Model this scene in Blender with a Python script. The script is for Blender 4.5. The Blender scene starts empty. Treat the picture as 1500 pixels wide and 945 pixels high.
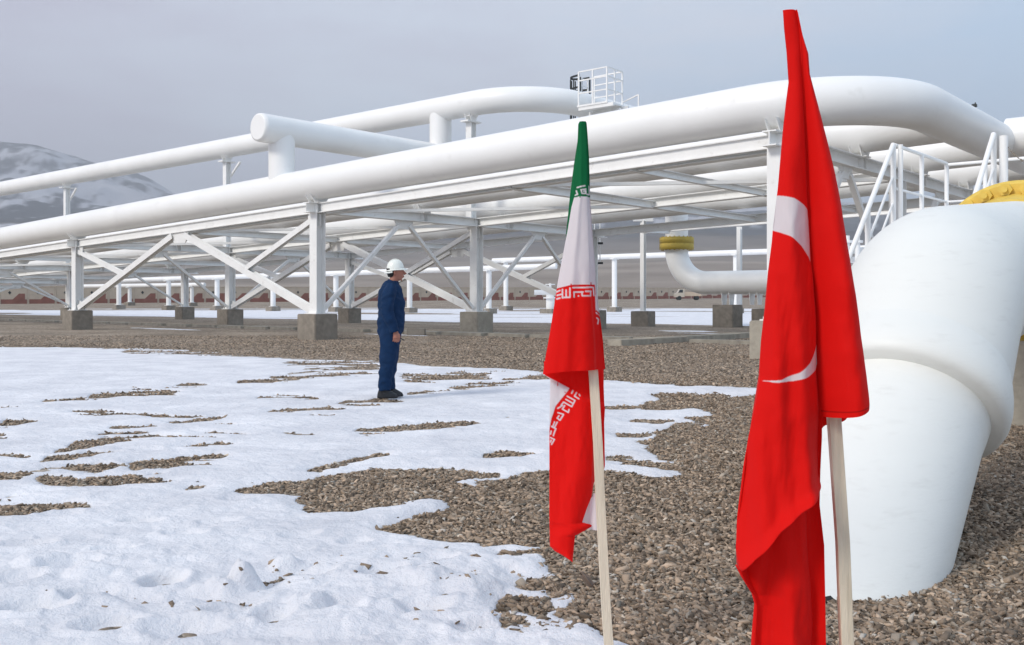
import bpy, bmesh, math, random
import numpy as np
from mathutils import Vector, Matrix
random.seed(7); rng = np.random.default_rng(7)
R = math.radians
F_, HX, HY, CH = 1407.0, 750.0, 440.0, 1.32          # focal length (photo px), principal column, horizon row, eye height
scn = bpy.context.scene
col = scn.collection

# ------------------------------------------------------------------ camera
cam = bpy.data.cameras.new('camera'); camo = bpy.data.objects.new('camera', cam); col.objects.link(camo)
camo.location = (0, 0, CH); camo.rotation_euler = (R(90), 0, 0)
cam.sensor_width = 36; cam.lens = F_ / 1500 * 36; cam.shift_y = -32.5 / 1500
cam.clip_start = 0.05; cam.clip_end = 30000
scn.camera = camo

# ------------------------------------------------------------------ world, sun, exposure
SUN_EL, SUN_AZ = 35.0, 232.0                          # azimuth clockwise from +Y: the sun stands behind and left of the camera
w = bpy.data.worlds.new("World"); scn.world = w; w.use_nodes = True
nt = w.node_tree; nt.nodes.clear()
out = nt.nodes.new('ShaderNodeOutputWorld'); bg = nt.nodes.new('ShaderNodeBackground')
sky = nt.nodes.new('ShaderNodeTexSky'); sky.sky_type = 'NISHITA'; sky.sun_disc = False
sky.sun_elevation = R(SUN_EL); sky.sun_rotation = R(SUN_AZ)
sky.air_density = 1.0; sky.dust_density = 3.0
tc = nt.nodes.new('ShaderNodeTexCoord'); sep = nt.nodes.new('ShaderNodeSeparateXYZ')
nt.links.new(tc.outputs['Generated'], sep.inputs[0])
mp = nt.nodes.new('ShaderNodeMapping'); mp.inputs['Scale'].default_value = (1.2, 1.2, 5.0); mp.inputs['Rotation'].default_value = (0.25, 0.1, 0.3)
nz = nt.nodes.new('ShaderNodeTexNoise'); nz.inputs['Scale'].default_value = 1.6; nz.inputs['Detail'].default_value = 5; nz.inputs['Roughness'].default_value = .55
nt.links.new(tc.outputs['Generated'], mp.inputs[0]); nt.links.new(mp.outputs[0], nz.inputs['Vector'])
# thin high overcast: lilac grey to the left, paler blue to the right
gx = nt.nodes.new('ShaderNodeMapRange'); gx.inputs['From Min'].default_value = -.45; gx.inputs['From Max'].default_value = .45
nt.links.new(sep.outputs['X'], gx.inputs['Value'])
ad = nt.nodes.new('ShaderNodeMath'); ad.operation = 'MULTIPLY_ADD'; ad.inputs[1].default_value = 1.9; ad.inputs[2].default_value = -.95
nt.links.new(nz.outputs['Fac'], ad.inputs[0])
a2 = nt.nodes.new('ShaderNodeMath'); a2.operation = 'ADD'; a2.use_clamp = True
nt.links.new(gx.outputs[0], a2.inputs[0]); nt.links.new(ad.outputs[0], a2.inputs[1])
rp = nt.nodes.new('ShaderNodeValToRGB')
rp.color_ramp.elements[0].color = (6.2, 6.2, 7.5, 1); rp.color_ramp.elements[1].color = (5.6, 7.4, 9.6, 1)
e = rp.color_ramp.elements.new(.5); e.color = (7.4, 8.1, 9.4, 1)
nt.links.new(a2.outputs[0], rp.inputs[0])
mx = nt.nodes.new('ShaderNodeMix'); mx.data_type = 'RGBA'; mx.inputs['Factor'].default_value = .92
nt.links.new(sky.outputs[0], mx.inputs['A']); nt.links.new(rp.outputs[0], mx.inputs['B'])
nt.links.new(mx.outputs['Result'], bg.inputs[0]); bg.inputs[1].default_value = .1
nt.links.new(bg.outputs[0], out.inputs[0])
sl = bpy.data.lights.new('sun', 'SUN'); so = bpy.data.objects.new('sun', sl); col.objects.link(so)
sl.energy = 2.3; sl.angle = R(16); sl.color = (1, .945, .86)
sd_ = Vector((math.sin(R(SUN_AZ)) * math.cos(R(SUN_EL)), math.cos(R(SUN_AZ)) * math.cos(R(SUN_EL)), math.sin(R(SUN_EL))))
so.rotation_euler = sd_.to_track_quat('Z', 'Y').to_euler()
vs = scn.view_settings; vs.view_transform = 'Standard'; vs.look = 'None'; vs.gamma = 1; vs.exposure = 0.2; vs.use_curve_mapping = False
scn.render.engine = 'CYCLES'
try:
    scn.cycles.volume_bounces = 0; scn.cycles.max_bounces = 6
except Exception: pass

# ------------------------------------------------------------------ helpers
def at(px, py, Y): return Vector(((px - HX) / F_ * Y, Y, CH + (HY - py) / F_ * Y))
UU = Vector((.763, -.646, 0)); VV = Vector((.646, .763, 0)); OO = Vector((-6.6, 32.6, 0))
def uv(u, v, z): p = OO + UU * u + VV * v; return Vector((p.x, p.y, z))
UANG = math.atan2(-.646, .763)

def tag(o, label=None, cat=None, group=None, kind=None):
    if label: o['label'] = label
    if cat: o['category'] = cat; o['kind'] = 'thing'
    if group: o['group'] = group
    if kind: o['kind'] = kind
    return o
def empty(name, loc, label=None, cat=None, group=None, rz=0):
    o = bpy.data.objects.new(name, None); col.objects.link(o); o.location = loc; o.rotation_euler = (0, 0, rz); o.empty_display_size = .1
    bpy.context.view_layer.update() if False else None
    return tag(o, label, cat, group)
def link_mesh(name, me, mats, parent=None, smooth=False):
    o = bpy.data.objects.new(name, me); col.objects.link(o)
    for m in (mats if isinstance(mats, (list, tuple)) else [mats]): me.materials.append(m)
    if smooth: me.polygons.foreach_set('use_smooth', [True] * len(me.polygons))
    if parent:
        o.parent = parent
        o.matrix_parent_inverse = Matrix.Translation(parent.location).inverted() if parent.rotation_euler.z == 0 else (Matrix.Translation(parent.location) @ Matrix.Rotation(parent.rotation_euler.z, 4, 'Z')).inverted()
        if parent.parent: o.matrix_parent_inverse = Matrix.Identity(4)
    return o
class MB:
    def __init__(s): s.v = []; s.f = []; s.m = []; s.mi = 0; s.sm = []
    def add(s, vs, fs, smooth=False):
        b = len(s.v); s.v += [tuple(v) for v in vs]; s.f += [tuple(b + i for i in f) for f in fs]; s.m += [s.mi] * len(fs); s.sm += [smooth] * len(fs)
    def box(s, c, size, rz=0, rot=None, bev=0, M=None):
        c = Vector(c); hx, hy, hz = [a / 2 for a in size]
        m = rot if rot is not None else Matrix.Rotation(rz, 3, 'Z')
        if bev <= 0:
            vs = [c + m @ Vector((x, y, z)) for x in (-hx, hx) for y in (-hy, hy) for z in (-hz, hz)]
            s.add(vs, [(0, 1, 3, 2), (4, 6, 7, 5), (0, 4, 5, 1), (2, 3, 7, 6), (0, 2, 6, 4), (1, 5, 7, 3)])
        else:
            bm = bmesh.new(); bmesh.ops.create_cube(bm, size=1)
            for v in bm.verts: v.co = Vector((v.co.x * hx * 2, v.co.y * hy * 2, v.co.z * hz * 2))
            bmesh.ops.bevel(bm, geom=list(bm.edges), offset=bev, segments=2, affect='EDGES')
            bm.verts.index_update(); s.add([c + m @ v.co for v in bm.verts], [[v.index for v in f.verts] for f in bm.faces]); bm.free()
    def frame(s, a, b, up=(0, 0, 1)):
        d = (Vector(b) - Vector(a)).normalized(); up = Vector(up)
        if abs(d.dot(up)) > .98: up = Vector((VV.x, VV.y, 0))
        x = d.cross(up).normalized(); y = x.cross(d).normalized(); return d, x, y
    def bar(s, a, b, w, h, up=(0, 0, 1)):
        a = Vector(a); b = Vector(b); d, x, y = s.frame(a, b, up)
        vs = [p + x * i * w / 2 + y * j * h / 2 for p in (a, b) for i, j in ((-1, -1), (1, -1), (1, 1), (-1, 1))]
        s.add(vs, [(3, 2, 1, 0), (4, 5, 6, 7), (0, 1, 5, 4), (1, 2, 6, 5), (2, 3, 7, 6), (3, 0, 4, 7)])
    def ibeam(s, a, b, w, h, t=.03, up=(0, 0, 1)):
        a = Vector(a); b = Vector(b); d, x, y = s.frame(a, b, up); q = t / 2.5
        prof = [(-w/2, -h/2), (w/2, -h/2), (w/2, -h/2+t), (q, -h/2+t), (q, h/2-t), (w/2, h/2-t), (w/2, h/2), (-w/2, h/2), (-w/2, h/2-t), (-q, h/2-t), (-q, -h/2+t), (-w/2, -h/2+t)]
        n = 12; vs = [p + x * i + y * j for p in (a, b) for i, j in prof]
        fs = [(i, (i + 1) % n, n + (i + 1) % n, n + i) for i in range(n)]
        for o in (0, n):
            fs += [(o, o+1, o+2, o+3, o+10, o+11), (o+3, o+4, o+9, o+10), (o+4, o+5, o+6, o+7, o+8, o+9)]
        s.add(vs, fs)
    def tube(s, pts, r, seg=24, caps=True, dome=0):
        pts = [Vector(p) for p in pts]; n = len(pts)
        rs = r if isinstance(r, (list, tuple)) else [r] * n
        t = [(pts[min(i + 1, n - 1)] - pts[max(i - 1, 0)]).normalized() for i in range(n)]
        up = Vector((0, 0, 1)) if abs(t[0].z) < .95 else Vector((1, 0, 0))
        x = t[0].cross(up).normalized(); vs = []
        for i in range(n):
            x = (x - t[i] * x.dot(t[i])).normalized(); y = t[i].cross(x)
            vs += [pts[i] + (x * math.cos(k * 2 * math.pi / seg) + y * math.sin(k * 2 * math.pi / seg)) * rs[i] for k in range(seg)]
        fs = [(i * seg + k, i * seg + (k + 1) % seg, (i + 1) * seg + (k + 1) % seg, (i + 1) * seg + k) for i in range(n - 1) for k in range(seg)]
        s.add(vs, fs, True)
        if caps: s.add(vs[:seg], [tuple(reversed(range(seg)))]); s.add(vs[-seg:], [tuple(range(seg))])
    def prism(s, poly, d):
        n = len(poly); d = Vector(d); p = [Vector(q) for q in poly]
        s.add(p + [q + d for q in p], [tuple(range(n)), tuple(reversed(range(n, 2 * n)))] + [(i, n + i, n + (i + 1) % n, (i + 1) % n) for i in range(n)])
    def build(s, name, mats, parent=None, **kw):
        me = bpy.data.meshes.new(name); me.from_pydata([tuple(v) for v in s.v], [], s.f)
        ms = mats if isinstance(mats, (list, tuple)) else [mats]
        o = link_mesh(name, me, ms, parent)
        me.polygons.foreach_set('material_index', s.m); me.polygons.foreach_set('use_smooth', s.sm)
        me.validate(); me.update()
        bm = bmesh.new(); bm.from_mesh(me); bmesh.ops.recalc_face_normals(bm, faces=bm.faces); bm.to_mesh(me); bm.free()
        if kw: tag(o, **kw)
        return o
def bend(pts, rad, n=14):
    """polyline -> points with round elbows"""
    pts = [Vector(p) for p in pts]; o = [pts[0]]
    rads = rad if isinstance(rad, (list, tuple)) else [rad] * (len(pts) - 2)
    for i in range(1, len(pts) - 1):
        a = (pts[i-1] - pts[i]).normalized(); b = (pts[i+1] - pts[i]).normalized()
        ang = a.angle(b); d = rads[i-1] / math.tan(ang / 2)
        p0 = pts[i] + a * d; bis = (a + b).normalized(); c = pts[i] + bis * (rads[i-1] / math.sin(ang / 2))
        p1 = pts[i] + b * d; v0 = p0 - c; v1 = p1 - c; th = v0.angle(v1)
        for k in range(n + 1):
            f = k / n; o.append(c + (v0 * math.sin((1 - f) * th) + v1 * math.sin(f * th)) / math.sin(th))
    o.append(pts[-1]); return o
def densify(pts, step):
    o = [pts[0]]
    for a, b in zip(pts[:-1], pts[1:]):
        n = max(1, int((b - a).length / step))
        for k in range(1, n + 1): o.append(a.lerp(b, k / n))
    return o
def np_mesh(name, V, Fq):
    me = bpy.data.meshes.new(name); V = np.ascontiguousarray(V, dtype=np.float32); Fq = np.ascontiguousarray(Fq, dtype=np.int32)
    k = Fq.shape[1]; me.vertices.add(len(V)); me.vertices.foreach_set('co', V.ravel())
    me.loops.add(Fq.size); me.loops.foreach_set('vertex_index', Fq.ravel())
    me.polygons.add(len(Fq)); me.polygons.foreach_set('loop_start', np.arange(0, Fq.size, k, dtype=np.int32))
    me.polygons.foreach_set('loop_total', np.full(len(Fq), k, dtype=np.int32))
    me.update(calc_edges=True); return me
def grid_faces(nr, nc):
    i = np.arange(nr - 1)[:, None] * nc + np.arange(nc - 1)[None, :]
    return np.stack([i, i + 1, i + nc + 1, i + nc], -1).reshape(-1, 4)
TAB = rng.random((256, 256))
def vn(x, y, s=0):
    x = np.asarray(x, float) + s * 17.3; y = np.asarray(y, float) + s * 41.7
    xi = np.floor(x).astype(int); yi = np.floor(y).astype(int); fx = x - xi; fy = y - yi
    fx = fx * fx * (3 - 2 * fx); fy = fy * fy * (3 - 2 * fy)
    a = TAB[xi & 255, yi & 255]; b = TAB[(xi + 1) & 255, yi & 255]; c = TAB[xi & 255, (yi + 1) & 255]; d = TAB[(xi + 1) & 255, (yi + 1) & 255]
    return (a * (1 - fx) + b * fx) * (1 - fy) + (c * (1 - fx) + d * fx) * fy
def fbm(x, y, o=4, s=0):
    t = 0; a = .5; n = 0
    for k in range(o): t = t + a * (vn(x * 2 ** k, y * 2 ** k, s + k) * 2 - 1); n += a; a *= .5
    return t / n
def gh(x, y):                                          # lie of the land: flat pad, then rising gently to the hills
    return np.maximum(0, np.asarray(y, float) - 95) * .0105

# ------------------------------------------------------------------ materials
def mat(name, base, rough=.6, metal=0, var=0, vscale=3, bump=0, bscale=40, spec=.5, sheen=0, dirt=None, dscale=1.0, dlo=.55, dhi=.75, stretch=(1, 1, 1)):
    m = bpy.data.materials.new(name); m.use_nodes = True; n = m.node_tree.nodes; l = m.node_tree.links; p = n['Principled BSDF']
    p.inputs['Base Color'].default_value = (*base, 1); p.inputs['Roughness'].default_value = rough; p.inputs['Metallic'].default_value = metal
    p.inputs['Specular IOR Level'].default_value = spec
    if sheen: p.inputs['Sheen Weight'].default_value = sheen
    tcn = n.new('ShaderNodeTexCoord'); mpn = n.new('ShaderNodeMapping'); mpn.inputs['Scale'].default_value = stretch; l.new(tcn.outputs['Object'], mpn.inputs[0])
    cur = None
    if var:
        z = n.new('ShaderNodeTexNoise'); z.inputs['Scale'].default_value = vscale; z.inputs['Detail'].default_value = 6; l.new(mpn.outputs[0], z.inputs['Vector'])
        r = n.new('ShaderNodeMapRange'); r.inputs['From Min'].default_value = .3; r.inputs['From Max'].default_value = .7; r.inputs['To Min'].default_value = 1 - var; r.inputs['To Max'].default_value = 1 + var
        l.new(z.outputs['Fac'], r.inputs['Value'])
        mu = n.new('ShaderNodeVectorMath'); mu.operation = 'SCALE'; mu.inputs[0].default_value = base; l.new(r.outputs[0], mu.inputs['Scale']); cur = mu.outputs[0]
    if dirt:
        z = n.new('ShaderNodeTexNoise'); z.inputs['Scale'].default_value = dscale; z.inputs['Detail'].default_value = 8; z.inputs['Roughness'].default_value = .65; l.new(mpn.outputs[0], z.inputs['Vector'])
        r = n.new('ShaderNodeMapRange'); r.inputs['From Min'].default_value = dlo; r.inputs['From Max'].default_value = dhi; l.new(z.outputs['Fac'], r.inputs['Value'])
        k = n.new('ShaderNodeMix'); k.data_type = 'RGBA'; l.new(r.outputs[0], k.inputs['Factor'])
        if cur: l.new(cur, k.inputs['A'])
        else: k.inputs['A'].default_value = (*base, 1)
        k.inputs['B'].default_value = (*dirt, 1); cur = k.outputs['Result']
    if cur: l.new(cur, p.inputs['Base Color'])
    if bump:
        z = n.new('ShaderNodeTexNoise'); z.inputs['Scale'].default_value = bscale; z.inputs['Detail'].default_value = 6; l.new(mpn.outputs[0], z.inputs['Vector'])
        b = n.new('ShaderNodeBump'); b.inputs['Strength'].default_value = bump; b.inputs['Distance'].default_value = .02; l.new(z.outputs['Fac'], b.inputs['Height']); l.new(b.outputs[0], p.inputs['Normal'])
    return m
M = {}
M['pipe'] = mat('white_pipe_coating', (.87, .87, .85), .42, var=.035, vscale=.8, bump=.12, bscale=9, dirt=(.6, .59, .55), dscale=1.6, dlo=.6, dhi=1.0)
M['bigpipe'] = mat('white_tape_wrap', (.78, .79, .75), .5, var=.02, vscale=1.5, bump=.05, bscale=30, dirt=(.66, .66, .62), dscale=9, dlo=.56, dhi=.9, stretch=(.7, .7, 3))
M['steel'] = mat('white_painted_steel', (.87, .87, .85), .5, var=.04, vscale=2, bump=.08, bscale=30, dirt=(.48, .45, .40), dscale=3.5, dlo=.6, dhi=.9)
M['conc'] = mat('concrete', (.265, .235, .195), .92, var=.18, vscale=4, bump=.5, bscale=25, dirt=(.14, .12, .10), dscale=1.7, dlo=.52, dhi=.8)
M['conc2'] = mat('pale_concrete', (.40, .365, .30), .92, var=.15, vscale=3, bump=.5, bscale=20, dirt=(.22, .2, .17), dscale=2, dlo=.5, dhi=.8)
M['yellow'] = mat('yellow_paint', (.72, .52, .10), .5, var=.08, vscale=8, bump=.1, bscale=30)
M['yellow2'] = mat('faded_yellow_paint', (.46, .33, .05), .6, var=.1, vscale=8)
M['black'] = mat('black_metal', (.015, .02, .02), .5)
M['wood'] = mat('raw_pine', (.74, .65, .50), .75, var=.12, vscale=6, bump=.3, bscale=30, stretch=(8, 8, .6), dirt=(.52, .43, .31), dscale=2, dlo=.55, dhi=.75)
M['blue'] = mat('navy_cotton', (.004, .024, .073), .85, var=.15, vscale=10, bump=.3, bscale=60, spec=.2)
M['skin'] = mat('skin', (.34, .14, .095), .55)
M['hair'] = mat('dark_hair', (.012, .01, .009), .7, bump=.4, bscale=120)
M['hat'] = mat('white_plastic', (.80, .82, .76), .3)
M['boot'] = mat('black_leather', (.010, .012, .016), .5)
M['beige'] = mat('beige_render', (.56, .465, .36), .9, var=.08, vscale=1)
M['red_wall'] = mat('red_wall_paint', (.27, .11, .08), .9, var=.15, vscale=1)
M['dark'] = mat('bitumen', (.01, .01, .01), .6)
M['glass'] = mat('dark_glass', (.02, .025, .03), .15)
M['white_car'] = mat('pale_car_paint', (.55, .5, .42), .4)

# brushed weld seams on the pipes: very faint rings
def gravel_mat():
    m = bpy.data.materials.new('gravel'); m.use_nodes = True; n = m.node_tree.nodes; l = m.node_tree.links; p = n['Principled BSDF']
    p.inputs['Roughness'].default_value = .95; p.inputs['Specular IOR Level'].default_value = .2
    t = n.new('ShaderNodeTexCoord')
    v = n.new('ShaderNodeTexVoronoi'); v.inputs['Scale'].default_value = 24; l.new(t.outputs['Object'], v.inputs['Vector'])
    v3 = n.new('ShaderNodeTexVoronoi'); v3.inputs['Scale'].default_value = 9; l.new(t.outputs['Object'], v3.inputs['Vector'])
    s = n.new('ShaderNodeSeparateColor'); l.new(v.outputs['Color'], s.inputs[0])
    s3 = n.new('ShaderNodeSeparateColor'); l.new(v3.outputs['Color'], s3.inputs[0])
    am = n.new('ShaderNodeMath'); am.operation = 'MULTIPLY_ADD'; am.inputs[1].default_value = .45; l.new(s3.outputs[0], am.inputs[0]); 
    am0 = n.new('ShaderNodeMath'); am0.operation = 'MULTIPLY'; am0.inputs[1].default_value = .55; l.new(s.outputs[0], am0.inputs[0]); l.new(am0.outputs[0], am.inputs[2])
    r = n.new('ShaderNodeValToRGB'); r.color_ramp.elements[0].color = (.16, .13, .10, 1); r.color_ramp.elements[0].position = .1
    r.color_ramp.elements[1].color = (.52, .45, .36, 1); e = r.color_ramp.elements.new(.5); e.color = (.32, .265, .21, 1); l.new(am.outputs[0], r.inputs[0])
    z = n.new('ShaderNodeTexNoise'); z.inputs['Scale'].default_value = .35; z.inputs['Detail'].default_value = 5; l.new(t.outputs['Object'], z.inputs['Vector'])
    mr = n.new('ShaderNodeMapRange'); mr.inputs['From Min'].default_value = .35; mr.inputs['From Max'].default_value = .65; mr.inputs['To Min'].default_value = .78; mr.inputs['To Max'].default_value = 1.18; l.new(z.outputs['Fac'], mr.inputs['Value'])
    sc = n.new('ShaderNodeVectorMath'); sc.operation = 'SCALE'; l.new(r.outputs[0], sc.inputs[0]); l.new(mr.outputs[0], sc.inputs['Scale']); l.new(sc.outputs[0], p.inputs['Base Color'])
    b = n.new('ShaderNodeBump'); b.inputs['Strength'].default_value = 1; b.inputs['Distance'].default_value = .035; b.invert = True
    l.new(v.outputs['Distance'], b.inputs['Height']); l.new(b.outputs[0], p.inputs['Normal'])
    return m
M['gravel'] = gravel_mat()
def stone_mat():
    m = bpy.data.materials.new('stone_chips'); m.use_nodes = True; n = m.node_tree.nodes; l = m.node_tree.links; p = n['Principled BSDF']
    p.inputs['Roughness'].default_value = .9; p.inputs['Specular IOR Level'].default_value = .25
    a = n.new('ShaderNodeAttribute'); a.attribute_name = 'Col'; l.new(a.outputs['Color'], p.inputs['Base Color'])
    return m
M['stone'] = stone_mat()
def snow_mat():
    m = bpy.data.materials.new('snow'); m.use_nodes = True; n = m.node_tree.nodes; l = m.node_tree.links; p = n['Principled BSDF']
    p.inputs['Roughness'].default_value = .75; p.inputs['Specular IOR Level'].default_value = .3
    t = n.new('ShaderNodeTexCoord')
    z = n.new('ShaderNodeTexNoise'); z.inputs['Scale'].default_value = 1.3; z.inputs['Detail'].default_value = 7; z.inputs['Roughness'].default_value = .6; l.new(t.outputs['Object'], z.inputs['Vector'])
    r = n.new('ShaderNodeValToRGB'); r.color_ramp.elements[0].position = .3; r.color_ramp.elements[1].position = .7
    r.color_ramp.elements[0].color = (.66, .67, .71, 1); r.color_ramp.elements[1].color = (.88, .885, .91, 1); l.new(z.outputs['Fac'], r.inputs[0]); l.new(r.outputs[0], p.inputs['Base Color'])
    z1 = n.new('ShaderNodeTexNoise'); z1.inputs['Scale'].default_value = 7; z1.inputs['Detail'].default_value = 8; z1.inputs['Roughness'].default_value = .65; l.new(t.outputs['Object'], z1.inputs['Vector'])
    b1 = n.new('ShaderNodeBump'); b1.inputs['Strength'].default_value = .8; b1.inputs['Distance'].default_value = .06; l.new(z1.outputs['Fac'], b1.inputs['Height'])
    z2 = n.new('ShaderNodeTexNoise'); z2.inputs['Scale'].default_value = 160; z2.inputs['Detail'].default_value = 3; l.new(t.outputs['Object'], z2.inputs['Vector'])
    b2 = n.new('ShaderNodeBump'); b2.inputs['Strength'].default_value = .35; b2.inputs['Distance'].default_value = .004; l.new(z2.outputs['Fac'], b2.inputs['Height']); l.new(b1.outputs[0], b2.inputs['Normal']); l.new(b2.outputs[0], p.inputs['Normal'])
    return m
M['snow'] = snow_mat()
def hill_mat():
    m = bpy.data.materials.new('hill_earth_and_snow'); m.use_nodes = True; n = m.node_tree.nodes; l = m.node_tree.links; p = n['Principled BSDF']
    p.inputs['Roughness'].default_value = 1; p.inputs['Specular IOR Level'].default_value = 0
    a = n.new('ShaderNodeAttribute'); a.attribute_name = 'Col'; l.new(a.outputs['Color'], p.inputs['Base Color'])
    return m
M['hill'] = hill_mat()
def cloth_mat(name, rough=.75):
    m = bpy.data.materials.new(name); m.use_nodes = True; n = m.node_tree.nodes; l = m.node_tree.links; p = n['Principled BSDF']
    p.inputs['Roughness'].default_value = rough; p.inputs['Specular IOR Level'].default_value = .15; p.inputs['Sheen Weight'].default_value = .03
    a = n.new('ShaderNodeAttribute'); a.attribute_name = 'Col'; l.new(a.outputs['Color'], p.inputs['Base Color'])
    t = n.new('ShaderNodeTexCoord'); z = n.new('ShaderNodeTexNoise'); z.inputs['Scale'].default_value = 350; z.inputs['Detail'].default_value = 2; l.new(t.outputs['Object'], z.inputs['Vector'])
    z2 = n.new('ShaderNodeTexNoise'); z2.inputs['Scale'].default_value = 9; z2.inputs['Detail'].default_value = 3; l.new(t.outputs['Object'], z2.inputs['Vector'])
    b0 = n.new('ShaderNodeBump'); b0.inputs['Strength'].default_value = .25; b0.inputs['Distance'].default_value = .02; l.new(z2.outputs['Fac'], b0.inputs['Height'])
    b = n.new('ShaderNodeBump'); b.inputs['Strength'].default_value = .3; b.inputs['Distance'].default_value = .0008; l.new(z.outputs['Fac'], b.inputs['Height']); l.new(b0.outputs[0], b.inputs['Normal']); l.new(b.outputs[0], p.inputs['Normal'])
    tr = n.new('ShaderNodeBsdfTranslucent'); l.new(a.outputs['Color'], tr.inputs[0]); ms = n.new('ShaderNodeMixShader'); ms.inputs[0].default_value = .22
    o = n['Material Output']; l.new(p.outputs[0], ms.inputs[1]); l.new(tr.outputs[0], ms.inputs[2]); l.new(ms.outputs[0], o.inputs[0])
    return m
M['cloth'] = cloth_mat('flag_cloth')
def set_col(me, C):
    a = me.color_attributes.new('Col', 'FLOAT_COLOR', 'POINT'); C4 = np.ones((len(C), 4), np.float32); C4[:, :3] = C; a.data.foreach_set('color', C4.ravel())

# ------------------------------------------------------------------ ground
ys = np.concatenate([np.linspace(-40, 1, 30), np.geomspace(1.2, 300, 260)]); an = np.linspace(-1, 1, 301)
Yg = np.repeat(ys[:, None], 301, 1); Xg = an[None, :] * (40 + 1.6 * np.maximum(Yg, 0))
Zg = gh(Xg, Yg) + fbm(Xg * .25, Yg * .25, 3, 3) * .012 * (Yg > 2) - .005
me = np_mesh('ground', np.stack([Xg, Yg, Zg], -1).reshape(-1, 3), grid_faces(*Yg.shape))
tag(link_mesh('ground', me, M['gravel'], smooth=True), kind='structure')

# ------------------------------------------------------------------ hills: brown slopes rising to a snow streaked mountain on the left
NA, ND = 700, 300
axx = np.linspace(-1.4, 1.4, NA); dd = np.geomspace(250, 5200, ND)
A, D = np.meshgrid(axx, dd); PX = HX + A * F_
skyx = [-1300, -300, -100, 0, 40, 80, 130, 200, 255, 330, 450, 700, 900, 1100, 1300, 1600, 2600]
skyy = [260, 225, 207, 203, 208, 218, 236, 258, 283, 305, 318, 315, 312, 305, 298, 300, 270]
SK = np.interp(PX, skyx, skyy)
mid = np.interp(PX, [-600, 0, 200, 330, 600, 900, 1500, 2400], [330, 322, 336, 342, 350, 340, 345, 340])
low = np.interp(PX, [-600, 0, 300, 500, 700, 1000, 1500, 2400], [404, 402, 398, 394, 392, 384, 390, 380])
t = np.log(D)
def ss(a, b, x): f = np.clip((x - a) / (b - a), 0, 1); return f * f * (3 - 2 * f)
py = 438.0 + (low - 438.0) * ss(math.log(250), math.log(700), t)
py = py + (mid - py) * ss(math.log(700), math.log(1700), t)
py = py + (SK - py) * ss(math.log(1700), math.log(3600), t)
H = CH + (HY - py) / F_ * D
XW = A * D
rid = 1 - np.abs(fbm(XW / 420, D / 420, 5, 11)); rid2 = fbm(XW / 130, D / 300, 5, 31)
H = H + ((rid - .8) * 60 + rid2 * 16) * ss(500, 2200, D) * (1 - .3 * ss(2800, 3600, D)) + fbm(XW / 40, D / 60, 4, 5) * 1.2 * ss(260, 500, D)
H = np.where(D > 3600, H - (D - 3600) * .45, H)
sn = fbm(XW / 160, D / 420, 6, 77) + .7 * fbm(XW / 45, D / 130, 5, 7) + .5 * fbm(XW / 18 + D / 60, D / 70, 3, 8)
gy, gx_ = np.gradient(H); sn2 = sn + np.clip((H - 160) / 260, -.9, .55) - np.clip(rid2, 0, 1) * .8
S = ss(.0, .45, sn2 - .22)[..., None] * .75
S = np.where(D[..., None] < 700, S * .15, S)
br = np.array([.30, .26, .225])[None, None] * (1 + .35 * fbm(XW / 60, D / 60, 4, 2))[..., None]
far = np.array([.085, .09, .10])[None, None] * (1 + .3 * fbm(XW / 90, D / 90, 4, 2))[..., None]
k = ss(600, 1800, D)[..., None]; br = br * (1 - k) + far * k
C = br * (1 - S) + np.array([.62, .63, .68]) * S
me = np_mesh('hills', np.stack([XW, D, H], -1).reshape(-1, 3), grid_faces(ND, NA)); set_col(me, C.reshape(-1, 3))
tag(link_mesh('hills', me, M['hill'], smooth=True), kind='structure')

# ------------------------------------------------------------------ snow cover: where it lies is traced on the flat pad, then given thickness
SN = [(-2500, 506), (0, 508), (200, 510), (275, 512), (400, 524), (560, 529), (640, 536), (720, 538), (800, 545), (888, 556), (960, 562), (1050, 565), (1110, 568), (1125, 573),
 (1100, 580), (1080, 583), (1060, 578), (1040, 577), (960, 577), (972, 586), (955, 590), (945, 598), (985, 600), (1015, 596), (1045, 604), (1040, 610), (1010, 612), (1015, 618), (1045, 622), (1030, 625),
 (1005, 620), (985, 622), (965, 631), (950, 635), (955, 642), (940, 647), (950, 653), (968, 655), (960, 661), (975, 669), (992, 676), (975, 680), (955, 681), (960, 685), (1010, 695), (1000, 700), (960, 703),
 (940, 700), (920, 695), (890, 692), (810, 692), (760, 698), (722, 706), (700, 714), (688, 712), (700, 702), (717, 694), (700, 688), (640, 686), (560, 690), (500, 695), (450, 706), (400, 709), (344, 719),
 (400, 722), (450, 728), (430, 740), (450, 750), (500, 750), (530, 742), (560, 733), (610, 729), (640, 731), (660, 742), (655, 750), (620, 758), (590, 768), (565, 778), (590, 783), (640, 790), (700, 796),
 (720, 803), (740, 800), (800, 799), (822, 812), (828, 832), (805, 856), (815, 872), (840, 862), (864, 874), (850, 890), (830, 900), (862, 922), (900, 938), (935, 955), (960, 1000), (1000, 1100), (1050, 1400), (-4000, 1400)]
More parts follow.
